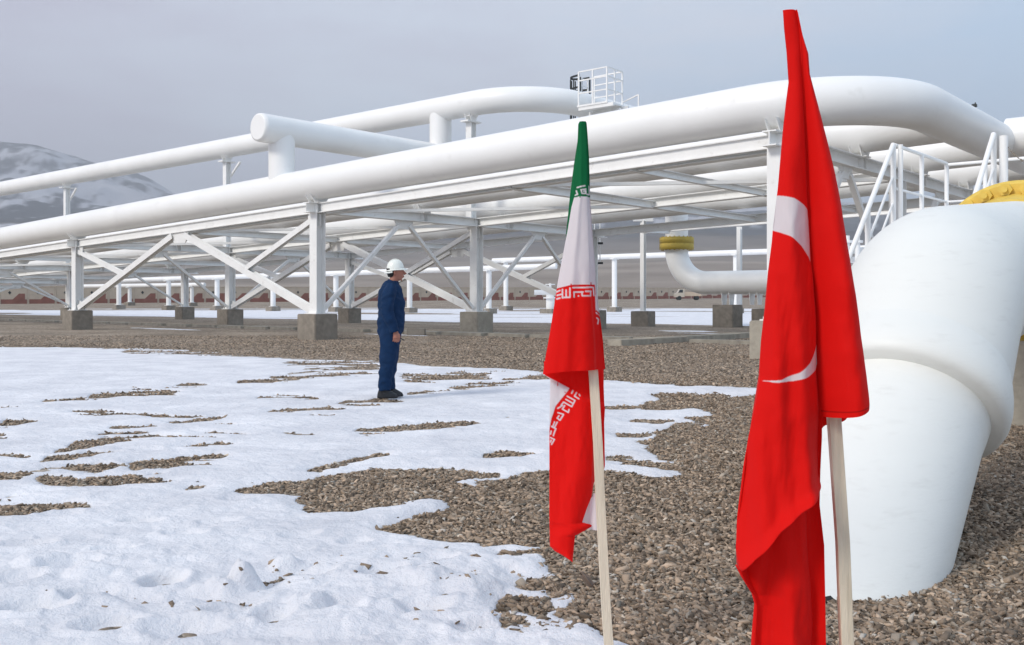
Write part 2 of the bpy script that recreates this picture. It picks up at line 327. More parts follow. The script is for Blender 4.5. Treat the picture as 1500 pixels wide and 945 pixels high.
GR = [((70,588),(115,584),2), ((135,582),(190,576),3.5), ((190,576),(245,574),5), ((250,567),(280,563),1.5), ((355,560),(430,555),2.5), ((430,555),(540,545),3.2), ((185,515),(270,516),3.5), ((270,516),(400,521),4),
 ((425,532),(548,534),4), ((400,553),(464,544),2.5), ((464,544),(548,539),4), ((597,554),(715,551),5), ((745,556),(803,553),4.5), ((602,577),(675,569),2.5), ((675,569),(735,563),4.5), ((503,591),(562,586),3.5),
 ((400,604),(479,598),1.5), ((528,632),(597,626),3), ((597,626),(675,620),3), ((688,619),(767,610),2), ((420,635),(464,635),1.5), ((459,692),(513,679),4.5), ((513,679),(570,666),3.5), ((715,669),(764,667),4),
 ((0,623),(30,621),4), ((175,628),(246,623),1.2), ((262,620),(318,616),5), ((157,637),(209,636),3), ((113,655),(157,652),5), ((88,662),(106,661),2.5), ((76,673),(143,667),3), ((263,660),(295,652),3), ((295,652),(325,649),2.5),
 ((205,683),(270,673),7), ((270,673),(322,669),6), ((130,709),(187,700),7), ((187,700),(248,694),7), ((0,699),(74,689),4), ((101,686),(143,688),3.5), ((69,700),(111,709),4), ((22,732),(93,724),3), ((0,748),(34,746),5),
 ((34,746),(113,737),3), ((272,715),(292,713),2), ((394,861),(453,844),5), ((740,885),(785,894),7), ((740,812),(812,809),4), ((770,858),(812,852),5), ((870,905),(905,925),6), ((700,700),(712,698),1.5),
 ((890,597),(940,596),1.5), ((925,618),(960,621),4), ((900,672),(945,676),4), ((905,637),(925,636),3), ((380,583),(455,583),1.2), ((-60,640),(-10,636),5), ((-160,700),(-60,690),8), ((200,883),(245,886),2), ((330,885),(352,887),2)]
NR, NC = 900, 860
ys = np.geomspace(1.9, 150, NR); an = np.linspace(-.86, .8, NC)
Yg = np.repeat(ys[:, None], NC, 1); Xg = an[None, :] * (Yg + 1.8)
px = HX + F_ * Xg / Yg; pyy = HY + CH * F_ / Yg; sc = np.clip((pyy - HY) / 200, .15, 2.2)
n1 = fbm(Xg * 1.1, Yg * 1.1, 5, 1); n2 = fbm(Xg * 1.1, Yg * 1.1, 5, 21)
na = fbm(Xg * 1.3, Yg * 4.5, 5, 101)
pxn = px + (12 * n1 + 30 * na) * sc ; pyn = pyy + (2 * n2 + 2.5 * fbm(Xg * 1.3 + 9, Yg * 4.5, 5, 103)) * sc
def seg_d(px, py, a, b):
    ax, ay = a[0] / 3, a[1]; bx, by = b[0] / 3, b[1]; x = px / 3
    dx, dy = bx - ax, by - ay; t = np.clip(((x - ax) * dx + (py - ay) * dy) / (dx * dx + dy * dy + 1e-9), 0, 1)
    return np.hypot(x - ax - t * dx, py - ay - t * dy)
dist = np.full(px.shape, 1e9); inside = np.zeros(px.shape, bool)
for a, b in zip(SN, SN[1:] + SN[:1]):
    dist = np.minimum(dist, seg_d(pxn, pyn, a, b))
    cr = ((a[1] > pyn) != (b[1] > pyn)); 
    with np.errstate(divide='ignore', invalid='ignore'): xi = (b[0] - a[0]) * (pyn - a[1]) / ((b[1] - a[1]) or 1e-9) + a[0]
    inside ^= cr & (pxn < xi)
sd = np.where(inside, dist, -dist)
n3 = fbm(Xg * 4, Yg * 4, 4, 51)
for a, b, h in GR: sd = np.minimum(sd, seg_d(pxn, pyn, a, b) - h * .56 + na * h * 1.3 + .3)
vv = (Xg + 6.6) * .646 + (Yg - 32.6) * .763
# broken rim near the bottom right and small stones poking through there
spk = fbm(Xg * 5, Yg * 5, 4, 91); rim = np.clip((pyy - 780) / 60, 0, 1) * np.clip((px - 560) / 180, 0, 1)
sd = np.where(sd > 0, np.minimum(sd, sd * .4 + 3 + (spk + .26) * 26 * rim + (1 - rim) * 100), sd)
fe = np.interp(Xg, [-60, -44, -24, -2, 9, 30], [16, 18, 20, 22.3, 25.5, 27]) + fbm(Xg * .15, Yg * .15, 4, 9) * 1.5
fsd = np.minimum(vv - fe, 118 + fbm(Xg * .05, Yg * .3, 4, 19) * 18 - Yg)
st = fbm(Xg * .05, Yg * .16, 4, 29); fsd = np.minimum(fsd, np.where(Yg > 74, (.34 - st) * 12, 9)) 
slit = fbm(Xg * .7 - Yg * .25, Yg * 3.2 + Xg * .4, 4, 131); sd = np.minimum(sd, (.50 - slit) * 30 + 40 * np.clip((Yg - 14) / 4, 0, 1) + 40 * np.clip((6.5 - Yg) / 1.5, 0, 1) + 20 * np.clip((px - 560) / 100, 0, 1))
Fs = np.maximum(sd / (1.2 + 7.5 * sc) + n3 * .3 + na * .35, fsd / .8)
# patches of snow under the rack
for X0, Y0, lx, ly in ((-13.0, 48.5, 5.5, .55), (-4.4, 36.8, 2.2, .35), (7.6, 41.2, 1.6, .8), (8.6, 37.6, 2.6, .25), (-16.5, 44.8, 3.2, .4)):
    du = (Xg - X0) * .763 - (Yg - Y0) * .646; dv = (Xg - X0) * .646 + (Yg - Y0) * .763
    Fs = np.maximum(Fs, (1 - np.hypot(du / lx, dv / ly)) * 1.5 + n1 * .8)
f = np.clip(Fs, -1, 1); cov = ss(0, 1, f)
T = .006 + .012 * np.clip((14 - Yg) / 8, 0, 1)
lum = fbm(Xg * 1.1, Yg * .9, 3, 61) * .02 + fbm(Xg * 3.3, Yg * 2.8, 3, 62) * .008 + np.abs(fbm(Xg * 6.5, Yg * 6.5, 3, 63)) * .007
wind = fbm(Xg * .9 + Yg * .3, Yg * 3.5, 3, 64) * .008
hs = cov * (T + (lum + wind + .006) * np.clip((26 - Yg) / 12, 0, 1)) - .035 * (1 - cov) * (f < .15) - .02 * (f < -.4)
def dimple(pxl, pyl, r, dep, asp=1.6, ang=.4):
    Yc = CH * F_ / (pyl - HY); Xc = (pxl - HX) / F_ * Yc; du = (Xg - Xc) * math.cos(ang) + (Yg - Yc) * math.sin(ang); dv = -(Xg - Xc) * math.sin(ang) + (Yg - Yc) * math.cos(ang)
    q = np.hypot(du / asp, dv) / r; return dep * (-1.0 * (q < 4) * np.exp(-(np.minimum(q, 4) ** 4)) + .35 * np.exp(-((q - 1.35) / .3) ** 2))
for pxl, pyl, r, dep, asp, ang in ((38, 808, .09, .035, 1.8, .1), (100, 838, .1, .03, 1.6, .5), (240, 862, .1, .04, 1.3, 1.2), (52, 900, .1, .035, 1.6, .3), (205, 768, .08, .03, 1.8, .2), (270, 790, .08, .025, 1.6, .1), (280, 885, .09, .02, 1.5, .2),
    (400, 915, .09, .03, 1.2, 1.3), (270, 935, .12, .03, 1.4, 0), (190, 700, .09, .02, 1.6, .2), (215, 660, .09, .02, 1.6, .2), (320, 770, .08, .02, 1.8, .1), (90, 760, .08, .02, 1.7, .2), (170, 815, .08, .025, 1.6, .4), (130, 880, .09, .03, 1.5, .8),
    (560, 850, .09, .03, 1.5, .5), (620, 900, .1, .03, 1.3, .2), (500, 900, .1, .025, 1.7, .9), (640, 830, .08, .025, 1.5, .3), (520, 800, .07, .02, 1.5, .2), (700, 930, .1, .03, 1.4, .7), (350, 735, .09, .018, 1.7, .1), (440, 790, .08, .018, 1.6, .3),
    (60, 690, .09, .02, 1.6, .1), (20, 860, .09, .03, 1.6, .6), (160, 925, .1, .03, 1.5, .3), (340, 905, .08, .03, 1.7, .5), (460, 850, .07, .03, 1.6, .4)):
    hs = hs + dimple(pxl + 0 * r, pyl, r * .8, dep * 1.35, asp, ang) * cov
chs = fbm(Xg * 9, Yg * 9, 4, 71)
for pxl, pyl, r, hgt in ((362, 866, .085, .10), (338, 872, .11, .045), (376, 866, .05, .06), (350, 862, .04, .02), (300, 874, .08, .02), (620, 858, .14, .03), (560, 905, .12, .03), (690, 870, .16, .035), (60, 835, .14, .03), (130, 850, .12, .03), (500, 925, .25, .03), (850, 880, .07, .04), (455, 895, .1, .03), (420, 835, .09, .03)):
    Yc = CH * F_ / (pyl - HY); Xc = (pxl - HX) / F_ * Yc; q = np.hypot(Xg - Xc, (Yg - Yc) * 1.2) / r
    hs = hs + cov * hgt * np.clip(1.9 - 1.9 * q, 0, 1) ** .7 * (1 + .5 * chs)
rough_area = np.clip((pyy - 770) / 60, 0, 1) * np.clip((px - 340) / 120, 0, 1)
hs = hs + cov * np.clip((9 - Yg) / 5, 0, 1) * (np.maximum(fbm(Xg * 12, Yg * 12, 4, 81), 0) * .020 + np.abs(fbm(Xg * 5, Yg * 7, 3, 83)) * .016 + np.clip(fbm(Xg * 2.2, Yg * 3.5, 4, 82) - .1, 0, .25) * .05)
hs = hs + cov * rough_area * (np.abs(chs) * .022 + fbm(Xg * 3, Yg * 3, 3, 72) * .015)
Z = gh(Xg, Yg) + hs
fq = grid_faces(NR, NC); keep = (f.ravel()[fq].max(1) > -.5)
V = np.stack([Xg, Yg, Z], -1).reshape(-1, 3); fq = fq[keep]; used = np.unique(fq); rm = np.zeros(len(V), np.int64); rm[used] = np.arange(len(used))
me = np_mesh('snow', V[used], rm[fq]); tag(link_mesh('snow', me, M['snow'], smooth=True), kind='structure')
def snow_at(x, y):
    r = np.log(np.asarray(y) / 1.9) / math.log(150 / 1.9) * (NR - 1); c = (np.asarray(x) / (np.asarray(y) + 1.8) + .86) / 1.66 * (NC - 1)
    r = np.clip(r.astype(int), 0, NR - 1); c = np.clip(c.astype(int), 0, NC - 1); return f[r, c], Z[r, c]

# ------------------------------------------------------------------ loose stone chips of the gravel bed (nobody could count them)
def chips(name, X, Y, size, zb, colr, sink=.25):
    n = len(X); base = np.array([(-1, -.6, -.5), (1, -.7, -.5), (.8, .7, -.5), (-.9, .6, -.5), (-.7, -.45, .5), (.7, -.4, .45), (.6, .5, .5), (-.6, .45, .4)])
    fc = np.array([(3, 2, 1, 0), (4, 5, 6, 7), (0, 1, 5, 4), (1, 2, 6, 5), (2, 3, 7, 6), (3, 0, 4, 7)])
    P = base[None] * (1 + rng.uniform(-.35, .35, (n, 8, 3)))
    s = np.stack([size * rng.uniform(.8, 1.4, n), size * rng.uniform(.5, .9, n), size * rng.uniform(.25, .65, n)], -1) * .5; P = P * s[:, None]
    a = rng.uniform(0, 6.28, n); b = rng.normal(0, .45, n); c = rng.normal(0, .45, n)
    def rot(P, i, j, a):
        ca, sa = np.cos(a)[:, None], np.sin(a)[:, None]; q = P.copy(); q[..., i] = P[..., i] * ca - P[..., j] * sa; q[..., j] = P[..., i] * sa + P[..., j] * ca; return q
    P = rot(rot(rot(P, 0, 2, b), 1, 2, c), 0, 1, a)
    P[..., 0] += X[:, None]; P[..., 1] += Y[:, None]; P[..., 2] += (zb + size * (.5 - sink) * .6)[:, None]
    Fq = (fc[None] + (np.arange(n) * 8)[:, None, None]).reshape(-1, 4)
    me = np_mesh(name, P.reshape(-1, 3), Fq); set_col(me, np.repeat(colr, 8, 0)); return me
N = 330000
Yr = np.exp(rng.uniform(math.log(2.6), math.log(17), N)); Xr = rng.uniform(-.62, .62, N) * (Yr + .6)
fs, zs = snow_at(Xr, Yr)
keep = (fs < .12) | ((fs < .5) & (rng.random(N) < .12) & (Yr < 7))
Xr, Yr, fs, zs = Xr[keep], Yr[keep], fs[keep], zs[keep]
ex, ey = [], []
for (a_, b_, c_, d_, n_) in ((380, 835, 460, 868, 26), (455, 825, 540, 860, 12), (540, 815, 720, 860, 30), (600, 860, 720, 930, 26), (700, 900, 880, 944, 40), (300, 870, 400, 895, 14), (200, 870, 330, 930, 5), (40, 880, 160, 900, 4), (780, 860, 870, 930, 30)):
    for _ in range(n_):
        qx, qy = rng.uniform(a_, c_), rng.uniform(b_, d_); yc = CH * F_ / (qy - HY); ex.append((qx - HX) / F_ * yc); ey.append(yc)
ex, ey = np.array(ex), np.array(ey); f2, z2 = snow_at(ex, ey)
Xr, Yr, fs, zs = np.concatenate([Xr, ex]), np.concatenate([Yr, ey]), np.concatenate([fs, f2]), np.concatenate([zs, z2 + .004])
sz = (.013 + .027 * rng.random(len(Xr)) ** 2.2) * (1 + .045 * Yr); sz *= 1 + .6 * (rng.random(len(Xr)) < .02)
zb = np.where(fs < .12, gh(Xr, Yr), zs - .012)
g = rng.random(len(Xr)); tone = np.clip(.75 + .35 * rng.standard_normal(len(Xr)), .3, 1.9)[:, None]
cl = np.where(g[:, None] < .85, np.array([.36, .275, .20]), np.array([.40, .34, .27])) * tone
cl[rng.random(len(cl)) < .012] = (.5, .46, .4)
me = chips('gravel_stones', Xr, Yr, sz, zb, cl, .25 + .3 * np.clip((Yr - 5) / 5, 0, 1)); tag(link_mesh('gravel_stones', me, M['stone']), 'brown angular stone chips covering the bare ground in front', 'gravel', kind='stuff')
N = 90000
Yr = np.exp(rng.uniform(math.log(16), math.log(36), N)); Xr = rng.uniform(-.62, .62, N) * Yr
fs, zs = snow_at(Xr, Yr); keep = fs < .1; Xr, Yr = Xr[keep], Yr[keep]
tone = np.clip(.85 + .4 * rng.standard_normal(len(Xr)), .3, 2)[:, None]
me = chips('gravel_stones', Xr, Yr, .035 + .045 * rng.random(len(Xr)) ** 2, gh(Xr, Yr), np.array([.34, .27, .205]) * tone, .6); tag(link_mesh('gravel_stones', me, M['stone']), 'brown stone chips strewn over the bare ground in front of the rack', 'gravel', kind='stuff')
def one_stone(px_, py_, s, c, lab):
    Yc = CH * F_ / (py_ - HY); X = np.array([(px_ - HX) / F_ * Yc]); me = chips('stone', X, np.array([Yc]), np.array([s]), np.array([.012]), np.array([c]))
    bm = bmesh.new(); bm.from_mesh(me); bmesh.ops.bevel(bm, geom=list(bm.edges), offset=s * .12, segments=3, affect='EDGES'); bm.to_mesh(me); bm.free()
    tag(link_mesh('stone', me, M['stone'], smooth=True), lab, 'stone')
one_stone(1368, 921, .085, (.62, .56, .46), 'pale cream stone lying in the gravel below the big white pipe')
one_stone(862, 862, .11, (.17, .13, .105), 'brown stone at the edge of the snow left of the thin wooden pole')

# ------------------------------------------------------------------ pipelines of the rack
SL = .0308
def zc(u): return 5.27 + SL * u                       # axis height of the rack pipes
def pipe_obj(name, pts, r, seg, label, cat='pipe', group=None, m='pipe', step=1.5, parent=None):
    mb = MB(); mb.tube(densify([Vector(p) for p in pts], step), r, seg); o = mb.build(name, M[m], parent)
    if parent is None: tag(o, label, cat, group)
    return o
UH = 18.9
main = empty('pipeline', uv(0, 0, zc(0)), 'thick white pipeline nearest on top of the steel rack, bending away at the right end', 'pipeline')
pipe_obj('pipe_run', bend([uv(-95, 0, zc(-95)), uv(UH, 0, zc(UH)), uv(UH, 16.4, zc(UH))], 3.1, 24), .55, 64, '', parent=main)
for u_ in (-84, -72, -60, -48, -36.5, -25, -12.8, -6.5, 5.4, 14.4):
    mb = MB(); mb.tube([uv(u_, 0, zc(u_)), uv(u_ + .05, 0, zc(u_ + .05))], .5535, 64, caps=False); mb.build('weld_seam', M['pipe'], main)
bx = uv(UH + .3, 6.0, zc(UH) + .49); mb = MB(); mb.box(bx, (.12, .1, .08), UANG, bev=.01); mb.tube([bx, bx + Vector((.04, .02, .08))], .015, 8); mb.build('junction_box', M['black'], main)
mb = MB(); c = uv(UH, 16.4, zc(UH)); mb.tube([c, c + VV * .12, c + VV * .24, c + VV * .3], [.55, .5, .33, .02], 48); mb.build('end_cap', M['pipe'], main)
for i, (v, r) in enumerate(((5.0, .53), (10.0, .53), (15.0, .5))):
    lab = ['white pipeline second on the rack, just behind the nearest one, ending in the cross pipe', 'white pipeline third on the rack, behind the second one, ending in the cross pipe', 'white pipeline farthest back on the rack deck'][i]
    pipe_obj('pipeline', [uv(-95, v, zc(-95) - (.0 if i < 2 else .05)), uv(UH - .2, v, zc(UH - .2))], r, 48, lab, 'pipeline', 'white pipelines lying on the rack')
pipe_obj('pipeline', bend([uv(UH + .25, 9.6, zc(UH) + .12), uv(UH + 20, 9.6, zc(UH) + .12)], 1), .56, 48, 'white pipe running out of the frame to the right from the end of the elbow', 'pipeline')
# upper pipe with its bend
UZ = 9.28
up = empty('upper_pipeline', uv(0, 8, UZ), 'white pipe carried high above the rack on slender columns, bending away near the caged platform', 'pipeline')
pipe_obj('pipe_run', bend([uv(-95, 8, UZ - .1), uv(3.0, 8, UZ), uv(3.0, 22, UZ)], 3.0, 24), .5, 48, '', parent=up)
# header with its two risers
hd = empty('header_pipe', uv(-2.02, 0, 5.2), 'short white capped pipe lying across above the front pipeline, joined to it by a stub', 'pipe')
HZ = 7.3
pipe_obj('header_barrel', [uv(-2.02, -.85, HZ), uv(-2.02, 9.2, HZ)], .5, 48, '', parent=hd)
mb = MB(); c = uv(-2.02, -.85, HZ); mb.tube([c - VV * .14, c - VV * .1, c - VV * .0], [.42, .485, .5], 48); mb.build('end_cap', M['pipe'], hd)
pipe_obj('riser', [uv(-2.02, .02, zc(-2) + .1), uv(-2.02, .02, HZ)], .46, 40, '', parent=hd)
pipe_obj('riser', [uv(-2.02, 8, HZ), uv(-2.02, 8, UZ)], .46, 40, '', parent=hd)

# ------------------------------------------------------------------ steel rack
FR = [-70, -52.5, -35, -17.3, 0, 16.6]; VR = [0, 8, 16]
def zg(u): return zc(u) - .99                          # underside of the girders
rack = empty('pipe_rack', uv(0, 0, .86), 'long white welded steel rack of girders, columns and crossed braces carrying the pipes', 'steel rack')
GD = .33
def gtop(u): return zg(u) + GD
PED = .86
for u in FR:
    for v in VR:
        mb = MB(); mb.ibeam(uv(u, v, PED + .03), uv(u, v, zg(u)), .38, .38, .03, up=VV); mb.box(uv(u, v, PED + .015), (.62, .62, .03), UANG)
        for du, dv in ((.24, .24), (-.24, .24), (.24, -.24), (-.24, -.24)): mb.tube([uv(u + du, v + dv, PED + .03), uv(u + du, v + dv, PED + .09)], .022, 8)
        mb.box(uv(u, v, zg(u) - .25), (.36, .02, .4), UANG)
        mb.build('column', M['steel'], rack)
    mb = MB(); mb.ibeam(uv(u, -.48, zg(u) + GD / 2 + .004), uv(u, 17, zg(u) + GD / 2 + .004), .34, GD + .016, .03)
    for v in (0, 5, 8, 10, 15, 16):
        for d in (-.12, .12): mb.box(uv(u + 0, v + d, zg(u) + GD / 2), (.30, .015, GD - .07), UANG)
    mb.build('cross_beam', M['steel'], rack)
    for v in (0, 5, 10, 15):                            # saddles under the pipes
        mb = MB(); z0 = gtop(u) + .01
        for d in (-.14, .14): mb.prism([uv(u + d - .012, v - .22, z0), uv(u + d - .012, v + .22, z0), uv(u + d - .012, v + .44, zc(u) - .36), uv(u + d - .012, v - .44, zc(u) - .36)], UU * .024)
        mb.box(uv(u, v, z0 + .01), (.5, .36, .022), UANG); mb.box(uv(u, v, z0 + .1), (.27, .02, .2), UANG)
        mb.build('saddle', M['steel'], rack)
for a, b in zip(FR[:-1], FR[1:]):
    for v in VR:
        for dv in ((-.0, .62) if v == 0 else (0,)):
            if a < -60 and v == 0: continue
            mb = MB(); mb.ibeam(uv(a + .18, v + dv, zg(a + .18) + GD / 2), uv(b - .18, v + dv, zg(b - .18) + GD / 2), .17 if (v == 0 and dv == 0) else .32, GD, .028); mb.build('girder', M['steel'], rack)
    m = (a + b) / 2
    mb = MB(); mb.ibeam(uv(m, .2, zg(m) + GD / 2 - .07), uv(m, 15.8, zg(m) + GD / 2 - .07), .22, .26, .025); mb.build('cross_beam', M['steel'], rack)
    for q_ in ((m + (b - a) / 4,) if b > 0 else ()):
        mb = MB(); mb.ibeam(uv(q_, .2, zg(q_) + GD / 2 - .09), uv(q_, 15.8, zg(q_) + GD / 2 - .09), .14, .2, .02); mb.build('cross_beam', M['steel'], rack)
    for (p, q) in ((a, m), (m, b)):                      # flat bracing of the deck
        for v0, v1 in ((0, 8),):
            mb = MB(); mb.bar(uv(p + .2, v0 + .2, zg(p) + .04), uv(q - .2, v1 - .2, zg(q) + .04), .12, .1); mb.build('deck_brace', M['steel'], rack)
    if b == 0:
        for v in VR:
            g0 = uv(m, v, zg(m) - .02)
            mb = MB(); mb.prism([uv(m - .62, v - .02, zg(m)), uv(m + .62, v - .02, zg(m)), uv(m + .42, v - .02, zg(m) - .42), uv(m - .42, v - .02, zg(m) - .42)], VV * .04); mb.build('gusset', M['steel'], rack)
            for s_, fu in ((-1, a), (1, b)):
                base = uv(fu - s_ * .25, v, PED + .12); top = uv(m + s_ * .45, v, zg(m) - .12)
                mb = MB(); mb.ibeam(base, top, .24, .24, .022, up=VV); mb.prism([uv(fu - s_ * .1, v - .015, PED + .03), uv(fu - s_ * .55, v - .015, PED + .03), uv(fu - s_ * .6, v - .015, PED + .3), uv(fu - s_ * .1, v - .015, PED + .5)], VV * .03); mb.build('diagonal_brace', M['steel'], rack)
                k = base.lerp(top, .50); tp = uv(fu - s_ * .2, v, zg(fu) - .22)
                mb = MB(); mb.ibeam(tp, k, .19, .19, .02, up=VV); mb.prism([uv(fu - s_ * .0, v - .012, zg(fu)), uv(fu - s_ * .5, v - .012, zg(fu)), uv(fu - s_ * .5, v - .012, zg(fu) - .3), uv(fu, v - .012, zg(fu) - .45)], VV * .024); mb.build('knee_brace', M['steel'], rack)
for u in FR[1:]:
    for v0 in (0, 8):                                    # inverted V across each frame
        g = uv(u, v0 + 4, zg(u) - .2)
        mb = MB(); mb.prism([uv(u - .015, v0 + 3.5, zg(u)), uv(u - .015, v0 + 4.5, zg(u)), uv(u - .015, v0 + 4.3, zg(u) - .32), uv(u - .015, v0 + 3.7, zg(u) - .32)], UU * .03); mb.build('gusset', M['steel'], rack)
        for s_ in (-1, 1):
            mb = MB(); mb.bar(uv(u, v0 + 4 + s_ * 3.75, PED + .15), uv(u, v0 + 4 + s_ * .25, zg(u) - .18), .15, .12); mb.build('cross_brace', M['steel'], rack)
for u in (-70, -52.5, -35.6, -17.6, -.3):               # slender columns up to the high pipe
    mb = MB(); mb.ibeam(uv(u, 8, gtop(u)), uv(u, 8, UZ - .78), .3, .3, .025, up=VV)
    mb.box(uv(u, 8, UZ - .74), (.42, .8, .06), UANG); mb.box(uv(u, 8, UZ - .5), (.42, .34, .04), UANG)
    for d in (-.13, .13): mb.prism([uv(u + d, 7.86, UZ - .7), uv(u + d, 8.14, UZ - .7), uv(u + d, 8.3, UZ - .38), uv(u + d, 7.7, UZ - .38)], UU * .02)
    mb.bar(uv(u, 8.2, UZ - 1.5), uv(u + .9, 8.2, UZ - .8), .1, .1) if u < -10 else None
    mb.build('upper_column', M['steel'], rack)
# ------------------------------------------------------------------ concrete pedestals under every column
def pedestal(p, a, h, rz, label, group='square concrete pedestals under the steel', m='conc', z0=0):
    mb = MB(); mb.box((0, 0, h / 2 - .1), (a, a, h + .2), 0, bev=.025)
    o = mb.build('pedestal', M[m]); o.location = (p.x, p.y, z0); o.rotation_euler = (0, 0, rz); tag(o, label, 'pedestal', group); return o
lab = {(0, -17.3): 'concrete pedestal under the front column at the left side of the rack', (0, 0): 'big brown stained concrete pedestal just left of the man in blue', (0, 16.6): 'pale concrete pedestal half hidden behind the left edge of the crescent flag',
       (8, -35): 'concrete pedestal farthest to the left, partly behind the leftmost front one', (8, -17.3): 'second row concrete pedestal between the leftmost front one and the brown stained one', (8, 0): 'pale concrete pedestal between the man and the striped flag',
       (16, -17.3): 'concrete pedestal in the back row seen just right of the brown stained one', (16, 0): 'concrete pedestal in the back row seen at the right edge of the striped flag', (16, -35): 'small dark concrete pedestal in the back row between the two left ones'}
for u in FR[1:]:
    for v in VR:
        if (v, u) in lab or v == 8:
            L = lab.get((v, u), 'concrete pedestal under the rack hidden behind the big pipe' if u > 0 else 'concrete pedestal under the rack beyond the left edge')
            pedestal(uv(u, v, 0), .97, PED, UANG, L, m='conc2' if (v, u) in ((0, 16.6), (8, 0)) else 'conc')

# ------------------------------------------------------------------ lone post with pedestal, and flanged elbow pipe behind the rack
pp = at(942, 478, 48.9); pp.z = 0
st = empty('post', pp, 'slim white steel post standing alone between the two flags', 'post')
mb = MB(); mb.ibeam((pp.x, pp.y, .78), (pp.x, pp.y, 5.4), .22, .22, .02, up=VV); mb.box((pp.x, pp.y, .775), (.42, .42, .03), UANG); mb.build('shaft', M['steel'], st)
mb = MB(); mb.bar((pp.x - .5, pp.y, 5.42), (pp.x + .5, pp.y, 5.42), .22, .16); mb.build('crosshead', M['steel'], st)
pedestal(pp, .95, .77, UANG + .15, 'dark concrete pedestal under the slim lone post between the flags')
ep = Vector((8.5, 49.6, 0)); el = empty('elbow_pipe', ep, 'white pipe turning right through a long elbow below a dull yellow flange', 'pipe')
pts = bend([Vector((8.5, 49.6, 6.4)), Vector((8.5, 49.6, 2.2)), Vector((8.5, 49.6, 2.2)) + UU * 16], 1.75, 18)
pts = [p for p in pts]
mb = MB(); mb.tube(densify(pts, 1.2), .585, 48); mb.build('pipe_run', M['pipe'], el)
mb = MB(); mb.tube(bend([Vector((8.5, 49.6, 6.0)), Vector((8.5, 49.6, 6.9)), Vector((8.5, 49.6, 6.9)) - VV * 6], .6), .58, 32)
mb.build('upper_bend', M['pipe'], el)
mb = MB()
mb.tube([(8.5, 49.6, 3.93), (8.5, 49.6, 3.935), (8.5, 49.6, 4.235), (8.5, 49.6, 4.24)], [.85, .88, .88, .85], 40); mb.tube([(8.5, 49.6, 4.26), (8.5, 49.6, 4.265), (8.5, 49.6, 4.56), (8.5, 49.6, 4.565)], [.85, .88, .88, .85], 40); mb.tube([(8.5, 49.6, 4.2), (8.5, 49.6, 4.4)], .865, 32)
mb.build('flange', M['yellow2'], el)
mb = MB()
for k_ in range(20):
    a = k_ * math.tau / 20; x, y = 8.5 + .76 * math.cos(a), 49.6 + .76 * math.sin(a); mb.tube([(x, y, 3.89), (x, y, 4.61)], .03, 8)
mb.build('flange_bolts', M['yellow2'], el)
for k_, (d, L) in enumerate(((2.9, 'dark concrete pedestal carrying the elbow pipe, nearer the yellow flange'), (4.4, 'dark concrete pedestal carrying the elbow pipe, touching the flag side'))):
    q = Vector((8.5, 49.6, 0)) + UU * d; q.z = 0
    if k_ == 0: q = q - VV * .0
    pedestal(q + (VV * 1.2 if k_ else Vector()), 1.1, 1.1 if k_ == 0 else .9, UANG, L)
    mb = MB()
    for s_ in (-.2, .2): mb.prism([q + Vector((0, 0, 1.1)) + VV * -.2 + UU * s_, q + Vector((0, 0, 1.1)) + VV * .2 + UU * s_, q + Vector((0, 0, 1.72)) + VV * .32 + UU * s_, q + Vector((0, 0, 1.72)) - VV * .32 + UU * s_], UU * .03)
    mb.build('saddle', M['steel'], el)
p = at(1083, 440, 52); mb = MB(); mb.ibeam((p.x, p.y, -.1), (p.x, p.y, 5.3), .22, .22, .02, up=VV)
o = mb.build('post', M['steel']); tag(o, 'slim white post behind the elbow pipe, left of the crescent flag', 'post')
# beam at the back edge of the deck behind the elbow pipe
mb = MB(); mb.ibeam(uv(0.5, 19.6, 4.75), uv(26, 19.6, 5.3), .25, .3, .025); o = mb.build('back_girder', M['steel'], rack)
for u in (2, 9.5, 17): mb = MB(); mb.ibeam(uv(u, 16, zg(u) + .2), uv(u, 19.6, zg(u) + .3), .2, .24, .02); mb.build('outrigger_beam', M['steel'], rack)

# ------------------------------------------------------------------ low white pipes on round posts across the yard
def low_pipe(pa, pb, r, posts, label, glabel, zoff=0):
    o = MB(); o.tube(densify([pa, pb], 4), r, 20); o.mi = 0; ob = o.build('low_pipe', M['pipe']); tag(ob, label, 'pipe')
    for i, t_ in enumerate(posts):
        p = pa.lerp(pb, t_); z0 = float(gh(p.x, p.y)); h = p.z - r
        e_ = empty('pipe_support', (p.x, p.y, z0), glabel[i], 'pipe support', 'round white pipe supports across the snowy yard')
        mb = MB(); mb.tube([(p.x, p.y, z0 + .5), (p.x, p.y, h)], .28, 14); mb.box((p.x, p.y, h + .03), (1.1, .5, .1), UANG + 1.57); mb.box((p.x, p.y, z0 + .53), (.7, .7, .05), UANG); mb.build('post', M['pipe'], e_)
        mb = MB(); mb.box((p.x, p.y, z0 + .2), (1.2, 1.2, .62), UANG, bev=.03); mb.build('footing', M['conc'], e_)
def yp(px_, Y, z): return Vector(((px_ - HX) / F_ * Y, Y, z))
def tfor(pa, pb, px_):
    k = (px_ - HX) / F_; d = pb - pa; return (k * pa.y - pa.x) / (d.x - k * d.y)
pa, pb = yp(722, 111, 5.9), yp(1400, 86, 6.25)
low_pipe(pa, pb, .28, [tfor(pa, pb, q) for q in (741, 900, 1078, 1262)], 'low white pipe on round posts starting left of the striped flag and running right', ['round white support left of the striped flag, thicker of the pair', 'round white support standing just right of the striped flag', 'round white support behind the elbow pipe', 'round white support seen through the stair railing'])
pa, pb = yp(170, 118, 3.75), yp(815, 92, 4.6)
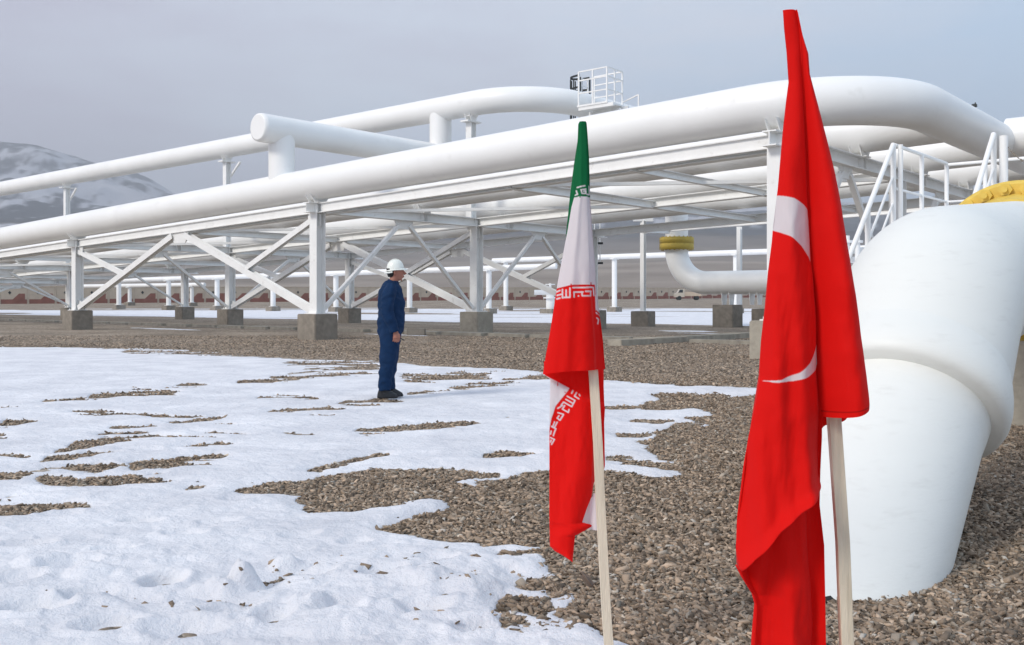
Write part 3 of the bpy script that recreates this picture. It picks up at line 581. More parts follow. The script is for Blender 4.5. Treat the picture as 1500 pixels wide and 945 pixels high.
low_pipe(pa, pb, .27, [tfor(pa, pb, q) for q in (174, 247, 318, 400, 492, 600, 716)], 'low white pipe on round posts running across the yard behind the man', ['first round white support of the low pipe, right of the leftmost front pedestal', 'second round white support of the low pipe counted from the left', 'third round white support of the low pipe counted from the left', 'fourth round white support, left of the brown stained pedestal', 'fifth round white support, right of the brown stained pedestal', 'round white support just behind the man in the white hard hat', 'round white support right of the tall second row column'])
pa, pb = yp(120, 150, 3.5), yp(300, 140, 3.6); 
low_pipe(pa, pb, .3, [tfor(pa, pb, q) for q in (190, 281)], 'short low white pipe farthest away at the left', ['far round white support next to the first one', 'far round white support between the second and third ones'])
# valve group near the striped flag
vp = yp(806, 96, 0); vp.z = float(gh(vp.x, vp.y)); e_ = empty('valve', vp, 'white valve assembly with hand wheel just left of the striped flag', 'valve')
mb = MB(); mb.tube([vp + Vector((0, 0, .4)), vp + Vector((0, 0, 1.9))], .42, 20); mb.tube([vp + Vector((0, 0, 1.5)), vp + Vector((0, 0, 1.62))], .7, 20); mb.tube([vp + Vector((-1.6, 0, 2.1)), vp + Vector((1.6, 0, 2.1))], .25, 16); mb.tube([vp + Vector((0, 0, 1.9)), vp + Vector((0, 0, 3.0))], .12, 12); mb.build('body', M['pipe'], e_)
mb = MB(); mb.tube([vp + Vector((math.cos(a) * .45, math.sin(a) * .45, 2.9)) for a in np.linspace(0, math.tau, 17)], .05, 6, caps=False); mb.build('hand_wheel', M['steel'], e_)
mb = MB(); mb.box(vp + Vector((0, 0, .2)), (1.5, 1.5, .5), UANG); mb.build('footing', M['conc'], e_)

# white manifold seen through the stair railings
mp_ = yp(1262, 60, 0); e_ = empty('manifold', mp_, 'white pipe manifold with small valves seen between the crescent flag and the stair', 'manifold')
mb = MB(); mb.tube([yp(1200, 62, 4.5), yp(1330, 60, 4.5)], .2, 16); mb.tube([yp(1200, 62, 3.9), yp(1330, 60, 3.9)], .2, 16); mb.build('pipe_run', M['pipe'], e_)
for q in (1241, 1256, 1290):
    mb = MB(); b = yp(q, 60.6, 0); mb.tube([b, b + Vector((0, 0, 5.4))], .16, 12); mb.tube([b + Vector((0, 0, 4.95)), b + Vector((0, 0, 5.1))], .34, 12); mb.build('riser', M['pipe'], e_)

# ------------------------------------------------------------------ perimeter wall of patterned panels
wa, wb = Vector((-150, 115, 0)), Vector((150, 343, 0)); wd = (wb - wa).normalized(); wn = Vector((wd.y, -wd.x, 0)); Lw = (wb - wa).length; np_ = int(Lw / 4.4)
wall = empty('perimeter_wall', wa, 'long beige panelled wall with red motifs at the foot of the hills', 'wall')
for i in range(np_):
    a = wa + wd * (i * 4.4); c = a + wd * 2.2; z0 = float(gh(c.x, c.y)); 
    if abs(c.x / c.y) > .62: continue
    mb = MB(); mb.box(c + Vector((0, 0, z0 + 1.2)), (4.1, .2, 3.4), math.atan2(wd.y, wd.x))
    mb.box(a + Vector((0, 0, z0 + 1.3)), (.22, .26, 3.5), math.atan2(wd.y, wd.x)); mb.box(c + Vector((0, 0, z0 + 2.97)), (4.1, .34, .14), math.atan2(wd.y, wd.x))
    mb.mi = 1; o_ = c + wn * .1 + Vector((0, 0, z0)); mb.prism([o_ + wd * x + Vector((0, 0, z)) for x, z in ((-2.0, -.4), (2.0, -.4), (2.0, .75), (-2.0, .75))], wn * .06)
    mb.prism([o_ + wd * x + Vector((0, 0, z)) for x, z in ((-.2, .75), (1.7, .75), (1.7, 1.75), (.8, 1.75))], wn * .055)
    mb.mi = 2; mb.prism([o_ + wd * x + Vector((0, 0, z)) for x, z in ((-.9, 1.9), (-.65, 1.6), (-.4, 1.9), (-.65, 2.2))], wn * .05)
    mb.build('wall_panel', [M['beige'], M['red_wall'], M['black']], wall)

# parked truck by the wall
tp = Vector(((1008 - HX) / F_ * 225, 225, 0)); tp.z = float(gh(tp.x, tp.y)); tr = empty('truck', tp, 'pale open truck parked at the wall left of the elbow pipe', 'truck')
def L_(x, y, z): return tp + Vector((x, y, z))
mb = MB(); mb.prism([L_(-3.2, -1, .7), L_(-3.2, -1, 1.5), L_(-2.6, -1, 1.7), L_(-2.1, -1, 2.6), L_(-1.0, -1, 2.6), L_(-1.0, -1, .7)], (0, 2, 0)); mb.build('cab', M['white_car'], tr)
mb = MB(); mb.prism([L_(-2.5, -1.02, 1.75), L_(-2.1, -1.02, 2.45), L_(-1.4, -1.02, 2.45), L_(-1.4, -1.02, 1.75)], (0, .02, 0)); mb.build('window', M['glass'], tr)
mb = MB(); mb.box(L_(1.0, 0, 1.05), (3.8, 2.1, .2)); mb.box(L_(1.0, -1, 1.5), (3.8, .08, .8)); mb.box(L_(1.0, 1, 1.5), (3.8, .08, .8)); mb.build('cargo_bed', M['beige'], tr)
for x in (-2.2, 1.9):
    for y in (-.9, .9): mb = MB(); mb.tube([L_(x, y - .13, .5), L_(x, y + .13, .5)], .5, 18); mb.build('wheel', M['black'], tr)

# ------------------------------------------------------------------ precast slabs lying along the rack
u = -62; i = 0
while u < 17:
    L_s = random.uniform(1.7, 2.1); v = 6.1 + random.uniform(-.07, .07) + (0 if u > -8 else -.1)
    if -62 < u:
        mb = MB(); mb.box((0, 0, .01), (L_s, random.uniform(.45, .6), .16), 0, bev=.015); o = mb.build('concrete_slab', M['conc2']); o.location = uv(u + L_s / 2, v, .02); o.rotation_euler = (random.uniform(-.03, .03), random.uniform(-.01, .01), UANG + random.uniform(-.03, .03))
        tag(o, 'weathered concrete slab in the long row laid along the ground under the rack', 'concrete slab', 'concrete slabs in a row under the rack')
    u += L_s + random.uniform(.03, .5); i += 1
for k_ in range(5):
    mb = MB(); mb.box((0, 0, .04), (1.9, .5, .2), 0, bev=.015); o = mb.build('concrete_slab', M['conc2']); q = Vector((3.6, 28.6, 0)).lerp(Vector((8.6, 34.5, 0)), k_ / 4.2); o.location = (q.x, q.y, .03); o.rotation_euler = (.02 * (k_ % 2), .01, math.atan2(5.9, 5.0) + random.uniform(-.04, .04))
    tag(o, 'concrete slab in the short row slanting away left of the crescent flag', 'concrete slab', 'concrete slabs slanting away')
q = at(610, 492, 36.5); mb = MB(); mb.box((0, 0, .1), (.7, .3, .24), 0, bev=.02); o = mb.build('concrete_block', M['conc']); o.location = (q.x, q.y, .02); o.rotation_euler = (0, 0, -.1); tag(o, 'small dark concrete block on the gravel just right of the man', 'block')

# ------------------------------------------------------------------ caged platform on the high pipe
ux, vx = 4.4, 10.4; base = uv(ux, vx, 0)
def cp(du, dv, z): q = base + UU * du + VV * dv; return Vector((q.x, q.y, z))
pl = empty('access_platform', cp(0, 0, 9.9), 'small white railed platform standing on the high pipe against the sky', 'platform')
W_, Dp, z0, z1 = .67, .53, 8.93, 10.28
mb = MB(); mb.box(cp(0, 0, z0), (2 * W_ + .1, 2 * Dp + .1, .07), UANG)
for dv in (-.5, .5): mb.bar(cp(-W_, dv, z0 - .1), cp(W_ + .3, dv, z0 - .1), .1, .14)
mb.build('floor', M['steel'], pl)
for du, dv in ((-W_, -Dp), (W_, -Dp), (W_ + .0, Dp), (-W_, Dp), (0, -Dp), (W_, 0)): mb = MB(); mb.bar(cp(du, dv, z0), cp(du, dv, z1), .055, .055); mb.build('rail_post', M['steel'], pl)
mb = MB()
for z in (z0 + .5, z0 + 1.0, z1):
    for a, b in (((-W_, -Dp), (W_, -Dp)), ((W_, -Dp), (W_, Dp)), ((W_, Dp), (-W_, Dp))): mb.bar(cp(*a, z), cp(*b, z), .045, .045)
mb.build('railing', M['steel'], pl)
for du, dv in ((-W_, .3), (W_, .3)): mb = MB(); mb.bar(cp(du, dv, 4.9), cp(du, dv, z0 - .1), .12, .12); mb.build('leg', M['steel'], pl)
mb = MB()
for a, b in ((.55, 1.3),): mb.bar(cp(W_, Dp, z0 + .15), cp(W_ + .75, Dp, z0 + .35), .045, .045); mb.bar(cp(W_ + .75, Dp, z0 + .35), cp(W_ + .75, Dp, z0 - .7), .05, .05)
mb.build('side_rail', M['steel'], pl)
base = uv(1.93, 13.95, 0); W_, Dp, z0, z1 = .75, .6, 9.84, 11.27
ld = empty('caged_ladder', cp(-W_ - .3, 0, z0), 'dark hooped ladder cage at the left end of the railed platform', 'ladder')
lx = -W_ - .55
mb = MB()
for dv in (-.25, .25): mb.bar(cp(-W_ - .12, dv, 5.0), cp(-W_ - .12, dv, z1 - .1), .06, .06)
for k_ in range(21): mb.bar(cp(-W_ - .12, -.25, 5.1 + .3 * k_), cp(-W_ - .12, .25, 5.1 + .3 * k_), .03, .03)
mb.build('rungs', M['steel'], ld)
mb = MB()
for z in (z1 - .03, z1 - .55, z1 - 1.6, z1 - 2.4): 
    for k_ in range(12):
        a0, a1 = math.pi / 2 + k_ * math.pi / 12, math.pi / 2 + (k_ + 1) * math.pi / 12
        mb.bar(cp(-W_ - .12 + .75 * math.cos(a0), .36 * math.sin(a0), z), cp(-W_ - .12 + .75 * math.cos(a1), .36 * math.sin(a1), z), .02, .09)
for k_ in range(7):
    a0 = math.pi / 2 + k_ * math.pi / 6; mb.bar(cp(-W_ - .12 + .75 * math.cos(a0), .36 * math.sin(a0), 8.6), cp(-W_ - .12 + .75 * math.cos(a0), .36 * math.sin(a0), z1 - .12), .1 if k_ % 3 == 0 else .04, .04)
mb.build('cage', M['black'], ld)
# lower ladder hanging under the deck
l2 = at(874, 350, 46); e_ = empty('hanging_ladder', Vector((l2.x, 46, 3.1)), 'dark short ladder hanging under the rack right beside the striped flag', 'ladder')
mb = MB()
for s_ in (-.1, .16): mb.bar((l2.x + s_, 46, 3.05), (l2.x + s_, 46.0, 5.6), .035, .035)
mb.build('stringers', M['steel'], e_)
mb = MB()
for z in (3.1, 4.05, 5.1): mb.bar((l2.x - .35, 45.97, z), (l2.x + .3, 45.97, z), .06, .1)
mb.build('rungs', M['black'], e_)

# ------------------------------------------------------------------ stair and stepover platform at the right
SP = Vector((5.16, 13.0, 0))
def sp(u, v, z): q = SP + UU * u + VV * v; return Vector((q.x, q.y, z))
stn = empty('stepover_stair', sp(0, 0, 0), 'white steel stair with handrails and railed platform above the big pipe at the right', 'stair')
ZP = 2.34; RH = 1.09; rw = 1.25
mb = MB(); mb.box(sp(2.3, 1.2, ZP - .03), (4.6, 2.4, .05), UANG); 
mb.bar(sp(0, 0, ZP - .12), sp(0, 2.4, ZP - .12), .08, .18); mb.bar(sp(0, 2.4, ZP - .12), sp(4.6, 2.4, ZP - .12), .08, .18); mb.bar(sp(0, 0, ZP - .12), sp(4.6, 0, ZP - .12), .08, .18); mb.build('platform_deck', M['steel'], stn)
for u in (0, rw):
    mb = MB(); mb.bar(sp(u, 0, ZP - .1), sp(u, -2.3, ZP - 2.35), .06, .2); mb.build('stringer', M['steel'], stn)
    mb = MB(); mb.tube([sp(u, 0, ZP + RH), sp(u, -2.1, ZP + RH - 2.1)], .032, 12); mb.build('handrail', M['steel'], stn)
    mb = MB(); mb.tube([sp(u, 0, ZP + RH - .42), sp(u, -2.1, ZP + RH - 2.52)], .018, 8); mb.tube([sp(u, 0, ZP + RH - .78), sp(u, -2.1, ZP + RH - 2.86)], .016, 8); mb.build('mid_rail', M['steel'], stn)
    for k_ in (0, .95, 1.9): mb = MB(); mb.tube([sp(u, -k_, ZP - k_ - .1), sp(u, -k_, ZP + RH - k_)], .035, 10); mb.build('rail_post', M['steel'], stn)
for k_ in range(1, 10): mb = MB(); mb.box(sp(rw / 2, -.25 * k_ + .05, ZP - .235 * k_), (rw - .08, .24, .03), UANG); mb.build('tread', M['steel'], stn)
mb = MB(); mb.tube([sp(0, .06, ZP + RH), sp(0, 2.4, ZP + RH)], .025, 12); mb.tube([sp(.0, 2.4, ZP + RH - .02), sp(4.6, 2.4, ZP + RH - .02)], .025, 12); mb.build('top_rail', M['steel'], stn)
mb = MB(); mb.tube([sp(0, .06, ZP + .5), sp(0, 2.4, ZP + .5)], .018, 8); mb.tube([sp(.0, 2.4, ZP + .5), sp(4.6, 2.4, ZP + .5)], .018, 8); mb.build('mid_rail', M['steel'], stn)
for u, v in ((0.07, .08), (0, 1.2), (0, 2.4), (.55, 2.4), (1.9, 2.4), (3.2, 2.4)): mb = MB(); mb.tube([sp(u, v, ZP - .1), sp(u, v, ZP + RH)], .032, 12); mb.build('rail_post', M['steel'], stn)
mb = MB(); mb.tube([sp(1.36, .03, ZP - .1), sp(1.36, .03, ZP + RH - .03)], .05, 12); mb.build('gate_post', M['steel'], stn)
mb = MB(); A0, B0 = sp(1.38, .03, ZP + RH - .15), sp(2.3, .03, ZP + RH - .15)
for k_ in range(22):
    t0, t1 = k_ / 22, (k_ + .75) / 22; f_ = lambda t: A0.lerp(B0, t) + Vector((0, 0, -1.3 * t * (1 - t)))
    mb.bar(f_(t0), f_(t1), .022 if k_ % 2 else .012, .012 if k_ % 2 else .022)
mb.build('chain', M['conc'], stn)
for u, v in ((0.1, 2.3), (4.5, .1), (4.5, 2.3), (.1, .1)): mb = MB(); mb.bar(sp(u, v, -.1), sp(u, v, ZP - .1), .12, .12); mb.build('leg', M['steel'], stn)

# ------------------------------------------------------------------ big flanged pipe coming out of the gravel
wv = Vector((.6, .8, 0)); G = Vector((1.85, 5.02, 0))
def bp(s, z): return G + wv * s + Vector((0, 0, z))
big = empty('buried_pipe', bp(0, 0), 'huge white pipe rising out of the gravel at the right behind the crescent flag', 'pipe')
P1 = bp(.62, .62); G2 = Vector((1.715, 4.80, 0.0))
pts = bend([P1 + (G2 - P1) * 2.1, P1, bp(1.38, 1.38), bp(4.75, 1.70)], [1.0, 1.0], 16)
pl_, tot = densify(pts, .05), 0
cut = [i for i, p in enumerate(pl_) if (p - bp(.78, .78)).length < .06][0]
d45 = (wv + Vector((0, 0, 1))).normalized()
mb = MB(); mb.tube(pl_[:cut + 1], list(np.linspace(.395, .475, cut + 1)), 96); mb.build('lower_section', M['bigpipe'], big)
mb = MB(); mb.tube(pl_[cut:], .535, 96); mb.build('elbow_section', M['bigpipe'], big)
c0 = pl_[cut] - d45 * .12
mb = MB(); mb.tube([c0 + d45 * x for x in (-.005, 0, .03, .06, .12, .19, .27, .34)], [.45, .528, .552, .563, .566, .56, .546, .53], 96, caps=False); mb.build('collar', M['bigpipe'], big)
hd_ = (bp(4.75, 1.70) - bp(1.38, 1.38)).normalized(); fc = bp(4.45, 1.67)
mb = MB()
mb.tube([fc + hd_ * x for x in (0, .02, .2, .22)], [.69, .72, .72, .69], 72); mb.tube([fc + hd_ * x for x in (.26, .28, .46, .48)], [.66, .69, .69, .66], 72); mb.tube([fc + hd_ * x for x in (-.25, 0.02)], [.555, .61], 72); mb.tube([fc + hd_ * x for x in (.1, .4)], .6, 48)
mb.build('flange', M['yellow'], big)
sx = hd_.cross(Vector((0, 0, 1))).normalized(); sy = sx.cross(hd_)
mb = MB()
for k_ in range(24):
    a = (k_ + .5) * math.tau / 24; c = fc + (sx * math.cos(a) + sy * math.sin(a)) * .648; mb.tube([c - hd_ * .06, c + hd_ * .0], .06, 6); mb.tube([c - hd_ * .10, c + hd_ * .55], .026, 10)
mb.build('flange_bolts', M['yellow'], big)
mb = MB(); mb.tube([fc + hd_ * .3, fc + hd_ * 6], .545, 64); mb.build('outgoing_section', M['bigpipe'], big)
mb = MB(); tornc = bp(-.02, -.02)
mb.tube([G2 + (G2 - P1) * .8, G2 + (G2 - P1) * .44], .412, 64); mb.build('bitumen_wrap', M['dark'], big)
q = uv(20.3, -5.4, 0); pedestal(Vector((5.9, 10.3, 0)), 1.0, 1.15, UANG, 'concrete block under the flange at the right edge of the picture', m='conc2')

# ------------------------------------------------------------------ flags
RED = np.array([.80, .006, .004]); WHT = np.array([.78, .73, .75]); GRN = np.array([.004, .15, .05])
def interp_pts(pts): ys_ = [p[0] for p in pts]; xs_ = [p[1] for p in pts]; return lambda y: np.interp(y, ys_, xs_)
def sheet(Lp, Rp, y0, y1, Y0, nc, nr, off, colf, back=None):
    ys_ = np.linspace(y0, y1, nr); s = np.linspace(0, 1, nc); Y_, S_ = np.meshgrid(ys_, s, indexing='ij'); L = interp_pts(Lp)(Y_); Rr = interp_pts(Rp)(Y_)
    X_ = L + (Rr - L) * S_; C_ = sum(colf(X_ + a_, Y_ + b_) for a_, b_ in ((-.4, -.4), (.4, -.4), (-.4, .4), (.4, .4), (0, 0))) / 5
    o_ = off(X_, Y_, S_)
    def V3(o_): return np.stack([(X_ - HX) / F_ * Y0, Y0 + o_, CH + (HY - Y_) / F_ * Y0], -1).reshape(-1, 3)
    V = V3(o_); F4 = grid_faces(nr, nc); C_ = C_.reshape(-1, 3)
    if back:
        Vb = V3(back(X_, Y_, S_)); Vb.reshape(nr, nc, 3)[:, 0] = V.reshape(nr, nc, 3)[:, 0]; Vb.reshape(nr, nc, 3)[:, -1] = V.reshape(nr, nc, 3)[:, -1]
        F4 = np.concatenate([F4, F4[:, ::-1] + len(V)]); V = np.concatenate([V, Vb]); C_ = np.concatenate([C_, C_])
    return V, F4, C_
def inpoly(X, Y, poly):
    r = np.zeros(X.shape, bool)
    for a, b in zip(poly, poly[1:] + poly[:1]):
        if a[1] == b[1]: continue
        r ^= ((a[1] > Y) != (b[1] > Y)) & (X < (b[0] - a[0]) * (Y - a[1]) / (b[1] - a[1]) + a[0])
    return r
def strokes(X, Y, segs, w):
    d = np.full(X.shape, 1e9)
    for x0, y0, x1, y1 in segs:
        dx, dy = x1 - x0, y1 - y0; t = np.clip(((X - x0) * dx + (Y - y0) * dy) / (dx * dx + dy * dy + 1e-9), 0, 1); d = np.minimum(d, np.hypot(X - x0 - t * dx, Y - y0 - t * dy))
    return d < w
def join_sheets(name, sheets, parent):
    V = []; Fq = []; C_ = []; b = 0
    for v, fq_, c_ in sheets: V.append(v); Fq.append(fq_ + b); C_.append(c_); b += len(v)
    me = np_mesh(name, np.concatenate(V), np.concatenate(Fq)); set_col(me, np.concatenate(C_)); return link_mesh(name, me, M['cloth'], parent, smooth=True)
def pole(name, pts, w, parent, Y0, off=0):
    P = [Vector(((x - HX) / F_ * Y0, Y0 + off, CH + (HY - y) / F_ * Y0)) for x, y in pts]
    mb = MB(); n = len(P); vs_ = []
    for i, p in enumerate(P):
        a = .0006 * math.sin(i * 2.3)
        for dx, dy in ((-1, -.6), (-.94, -.66), (.94, -.66), (1, -.6), (1, .6), (.94, .66), (-.94, .66), (-1, .6)): vs_.append(p + Vector((dx * w / 2 + a, dy * w / 2, 0)))
    mb.add(vs_, [(i * 8 + k, i * 8 + (k + 1) % 8, (i + 1) * 8 + (k + 1) % 8, (i + 1) * 8 + k) for i in range(n - 1) for k in range(8)] + [tuple(range(8)), tuple(reversed(range((n - 1) * 8, n * 8)))])
    return mb.build(name, M['wood'], parent)
# -- crescent flag
YT = 2.8
CR = [[(1137.4,287),(1158,292.6),(1174,301),(1182,307),(1184,320),(1186,352),(1186.7,384),(1183,377),(1169,361),(1151,348),(1131,338),(1126,330),(1130,300)],
      [(1112,557),(1136,554),(1161.5,544),(1179.5,530),(1195,506),(1200,505),(1201,532),(1192,542),(1176,550),(1154,556),(1129,558)]]
def colT(X, Y):
    C_ = np.broadcast_to(RED, X.shape + (3,)).copy(); m_ = inpoly(X, Y, CR[0]) | inpoly(X, Y, CR[1]); C_[m_] = WHT; return C_
def colR(X, Y):
    C_ = np.broadcast_to(RED, X.shape + (3,)).copy(); C_[np.abs(Y - 596.5) < .8] = RED * .55; return C_
LT = [(15,1147),(18,1147.5),(40,1149),(75,1153),(120,1156),(150,1152),(200,1146),(250,1141),(290,1137),(340,1131),(400,1124),(450,1120),(500,1115),(550,1112),(580,1107),(640,1096),(700,1088),(760,1080),(800,1077),(825,1078),(850,1090),(875,1106),(890,1110),(945,1107),(1030,1104)]
FT = [(15,1167),(50,1174),(90,1176),(150,1180),(200,1183),(300,1188),(390,1193),(450,1198),(550,1201),(600,1206),(640,1206),(690,1204),(740,1203),(800,1209),(945,1211),(1030,1212)]
RT = [(15,1166),(20,1168),(50,1174),(80,1183),(110,1185),(150,1195),(200,1207),(250,1218),(300,1227),(350,1235),(400,1242),(450,1250),(500,1257),(550,1263),(596,1267),(597.5,1267)]
def offTA(X, Y, S):
    w_ = np.clip((Y - 15) / 500, .1, 1)
    o = -.085 * w_ * np.sin(np.pi * S ** 1.15) ** .7 + .012 * w_ * np.sin(X / 11 + Y / 160) + .006 * w_ * np.sin(X / 5.5 - Y / 90) + .05 * w_ * S ** 3
    dl = (Y - (835 - (X - 1077) * .95 - 18 * np.sin(np.clip((X - 1077) / 128, 0, 1) * np.pi))); o = o + .055 * ss(-2, 7, dl) * ss(660, 720, Y) - .03 * np.exp(-(dl / 14) ** 2) * (dl < 0) - .02 * ss(-90, 0, dl) * (dl < 0)
    return o + fbm(X / 40, Y / 70, 3, 4) * .012 * w_ + fbm(X / 9 + Y / 60, Y / 90 - X / 40, 2, 44) * .0022 * w_
def offTB(X, Y, S):
    w_ = np.clip((Y - 15) / 500, .08, 1)
    return -.10 * w_ * np.sin(np.pi * np.clip(S * .92 + .02, 0, 1)) ** .75 - .0 + .014 * w_ * np.sin(X / 13 - Y / 140 + 1) * S + fbm(X / 40, Y / 80, 3, 14) * .012 * w_ + .035 * w_ * (1 - S) ** 4 - .004 + fbm(X / 10 - Y / 70, Y / 110, 2, 48) * .002 * w_
FB = [(y, x - 2) for y, x in FT]
bkf = lambda k: (lambda X, Y, S: k * np.sin(np.pi * S) ** .8 * np.clip((Y - 15) / 400, .15, 1) + .008 * np.sin(X / 7))
ft = empty('flag', Vector(((1225 - HX) / F_ * YT, YT, 0)), 'tall red flag with a white crescent hanging in folds, nearer of the two flags', 'flag', 'flags on wooden poles')
sh = [sheet(LT, FT, 15, 1030, YT, 150, 1100, offTA, colT, bkf(.05)),
      sheet(FB, RT, 15.5, 604, YT, 90, 600, offTB, colR, bkf(.07))]
# hem slope of the right lobe and the darker back layer showing beneath it
V_, F4_, C_ = sh[1]; 
zz = V_[:, 2]; xx = V_[:, 0] * F_ / YT + HX; yy = HY - (zz - CH) * F_ / YT
sel = yy > 560; newy = 560 + (yy - 560) * ((np.interp(xx, [1200, 1222, 1240, 1258, 1267], [612, 608, 604, 598, 595]) - 560) / 44); V_[sel, 2] = (CH + (HY - newy) / F_ * YT)[sel]
sh.append(sheet([(560,1212),(600,1205),(625,1205),(631,1205.5)], [(560,1258),(608,1258),(611,1252),(617,1236),(626,1215),(631,1206)], 560, 631, YT + .05, 40, 60, lambda X, Y, S: .02 * np.sin(X / 6) + .02, colR))
join_sheets('cloth', sh, ft)
# puckered tip
pole('pole', [(1212, 455), (1222, 545), (1229, 610), (1237, 730), (1242, 800), (1248, 945), (1258, 1110)], .037, ft, YT, .045)
# -- striped flag with script
YI = 3.5
c1 = lambda x, y: (800 + x / 10.5, 260 + y / 10.5)
c2 = lambda x, y: (800 + x / 10.5, 400 + y / 10.5)
c3 = lambda x, y: (790 + x / 6.745, 530 + y / 6.745)
def seg(c, L): return [(*c(a, b), *c(x, y)) for a, b, x, y in L]
G1 = seg(c1, [(475,160,590,137),(605,188,530,200),(532,200,545,255),(545,257,605,255),(570,222,605,215),(605,215,605,255),(462,208,476,258),(445,275,480,266),(660,140,664,262),(625,268,668,266)])
GL = seg(c1, [(425,305,520,292),(520,292,690,300),(515,292,515,315)])
R1 = seg(c2, [(398,228,700,222),(720,225,728,345),(590,283,680,283),(672,283,672,348),(672,350,540,350),(538,350,535,295),(550,293,412,297),(415,297,415,370),(480,355,484,355),(352,235,352,372),(352,372,240,380),(296,262,296,375),(242,255,242,378),(235,325,165,345),(205,385,158,400),(205,270,155,292)])
RLn = seg(c2, [(165,245,380,192),(380,192,740,188),(740,188,748,330),(370,175,370,195),(680,150,680,188)])
R2 = seg(c2, [(765,610,832,672),(775,690,806,715),(806,715,792,778)])
R2L = seg(c2, [(765,575,835,640),(790,640,838,690)])
DG = seg(c3, [(338,275,318,308),(375,290,345,335),(345,335,385,360),(398,330,392,322),(350,378,275,340),(350,378,318,440),(318,440,240,398),(330,408,262,370),(240,398,215,430),(250,432,228,468),(228,468,285,498),(292,470,285,498),(182,462,230,432),(185,505,240,520),(240,520,205,580),(205,580,178,560),(195,535,178,560),(152,598,132,650),(178,600,150,655),(115,640,165,665),(165,665,150,700),(118,690,112,720),(150,700,140,735),(112,755,150,772),(150,772,122,822),(118,780,112,800)])
DGL = seg(c3, [(300,268,165,440),(165,440,128,560),(128,560,102,700),(185,205,180,240),(250,300,262,302)])
def colI(X, Y):
    C_ = np.broadcast_to(RED, X.shape + (3,)).copy()
    top = np.interp(X, [812, 836, 871, 872, 876, 884], [424, 418, 417.5, 455, 458, 466])
    C_[Y < top] = WHT
    gt = np.interp(X, [835, 850, 866], [290.5, 288.5, 289]); C_[Y < gt] = GRN
    C_[strokes(X, Y, G1, .95)] = WHT
    C_[strokes(X, Y, GL, .75)] = GRN
    C_[strokes(X, Y, RLn, .8)] = RED * .8
    C_[strokes(X, Y, R1, 1.05) & (X < 872)] = WHT
    C_[strokes(X, Y, R2, .9)] = WHT
    C_[strokes(X, Y, R2L, .7)] = RED * .8
    return C_
def colG(X, Y): C_ = np.broadcast_to(GRN, X.shape + (3,)).copy(); return C_
LI = [(178,849),(182,847),(207,846.3),(239,844),(282,843),(304,837),(340,831),(365,826),(412,817),(437,813),(470,808),(500,803),(544,795)]
RI = [(178,858.5),(181,859.5),(200,861),(232,863),(290,864.5),(340,868),(390,872),(416,873),(448,877),(484,882),(500,884),(545,887)]
def offI(X, Y, S):
    w_ = np.clip((Y - 178) / 260, .12, 1)
    ridge = -.055 * w_ * np.sin(np.pi * np.clip(S * .98 + .01, 0, 1)) ** .6
    edge = ss(.80, .86, S) * .014 * w_                     # right side of the drape turns away behind the fold
    return ridge + edge + .007 * w_ * np.sin(X / 8 + Y / 120) + fbm(X / 25, Y / 60, 3, 5) * .008 * w_ - .012 * w_ * np.exp(-((S - .35) / .12) ** 2)
sh = [sheet(LI, RI, 178, 544, YI, 120, 520, offI, colI, bkf(.045))]
sh[0][0][:, 2] += 0
# green back fold seen left of the white
sh.append(sheet([(200,846.5),(207,846),(239,841),(286,835),(340,829.5),(345,829),(348,829)], [(200,852),(207,853),(286,850),(340,838),(348,832)], 200, 348, YI + .035, 24, 150, lambda X, Y, S: -.02 * np.sin(np.pi * S) + .004, colG, bkf(.03)))
def colU(X, Y):
    C_ = np.broadcast_to(RED, X.shape + (3,)).copy()
    diag = 548 + (X - 794) * (25 / 48.); la = np.interp(Y, [545, 569, 597, 613, 634, 636], [850, 834.5, 814, 808, 804, 700])
    C_[(Y > diag) & (X < la)] = WHT
    C_[strokes(X, Y, DG, .95) & (Y > diag)] = WHT; C_[strokes(X, Y, DGL, .6)] = RED * .8
    C_[(Y < diag)] = RED
    return C_
LU = [(540,797),(548,796),(556,806),(570,806),(613,805),(677,805),(756,805),(803,806),(810,813),(816,826),(821,837)]
RU = [(540,888),(569,888),(603,889),(623,888),(687,889),(697,886.5),(701,879),(713,872),(727,868.5),(745,860.5),(766,853),(770,866),(773,868),(779,856),(785,842.5),(800,841),(821,839)]
def offU(X, Y, S):
    w_ = .8; o = .015 - .03 * np.sin(np.pi * S) ** .8 + .009 * np.sin(X / 9 + Y / 150) + fbm(X / 22, Y / 70, 3, 8) * .012
    diag = 548 + (X - 794) * .52; o = o + .02 * ss(6, -4, Y - diag)
    return o + .05 * ss(866, 874, X)
sh.append(sheet(LU, RU, 530, 821, YI + .03, 120, 420, offU, colU))
def colW(X, Y): return np.broadcast_to(WHT, X.shape + (3,)).copy()
sh.append(sheet([(722,869),(726,868),(745,860),(767,848),(776,850)], [(722,874),(776,874.5)], 722, 776, YI + .055, 20, 50, lambda X, Y, S: .01 * np.sin(X / 4), colW))
V_ = sh[0][0]; xx = V_[:, 0] * F_ / YI + HX; yy = HY - (V_[:, 2] - CH) * F_ / YI; sel = (yy > 520); newy = 520 + (yy - 520) * ((np.interp(xx, [795, 806, 830, 862, 887], [548, 545.5, 542.5, 541, 541]) - 520) / 24); V_[sel, 2] = (CH + (HY - newy) / F_ * YI)[sel]
fi = empty('flag', Vector(((885 - HX) / F_ * YI, YI, 0)), 'green, white and red flag with kufic script, folded down on its wooden pole', 'flag', 'flags on wooden poles')
join_sheets('cloth', sh, fi)
pole('pole', [(858, 330), (863, 430), (869.5, 543), (876, 650), (880, 740), (889, 900), (895, 985)], .034, fi, YI, .012)

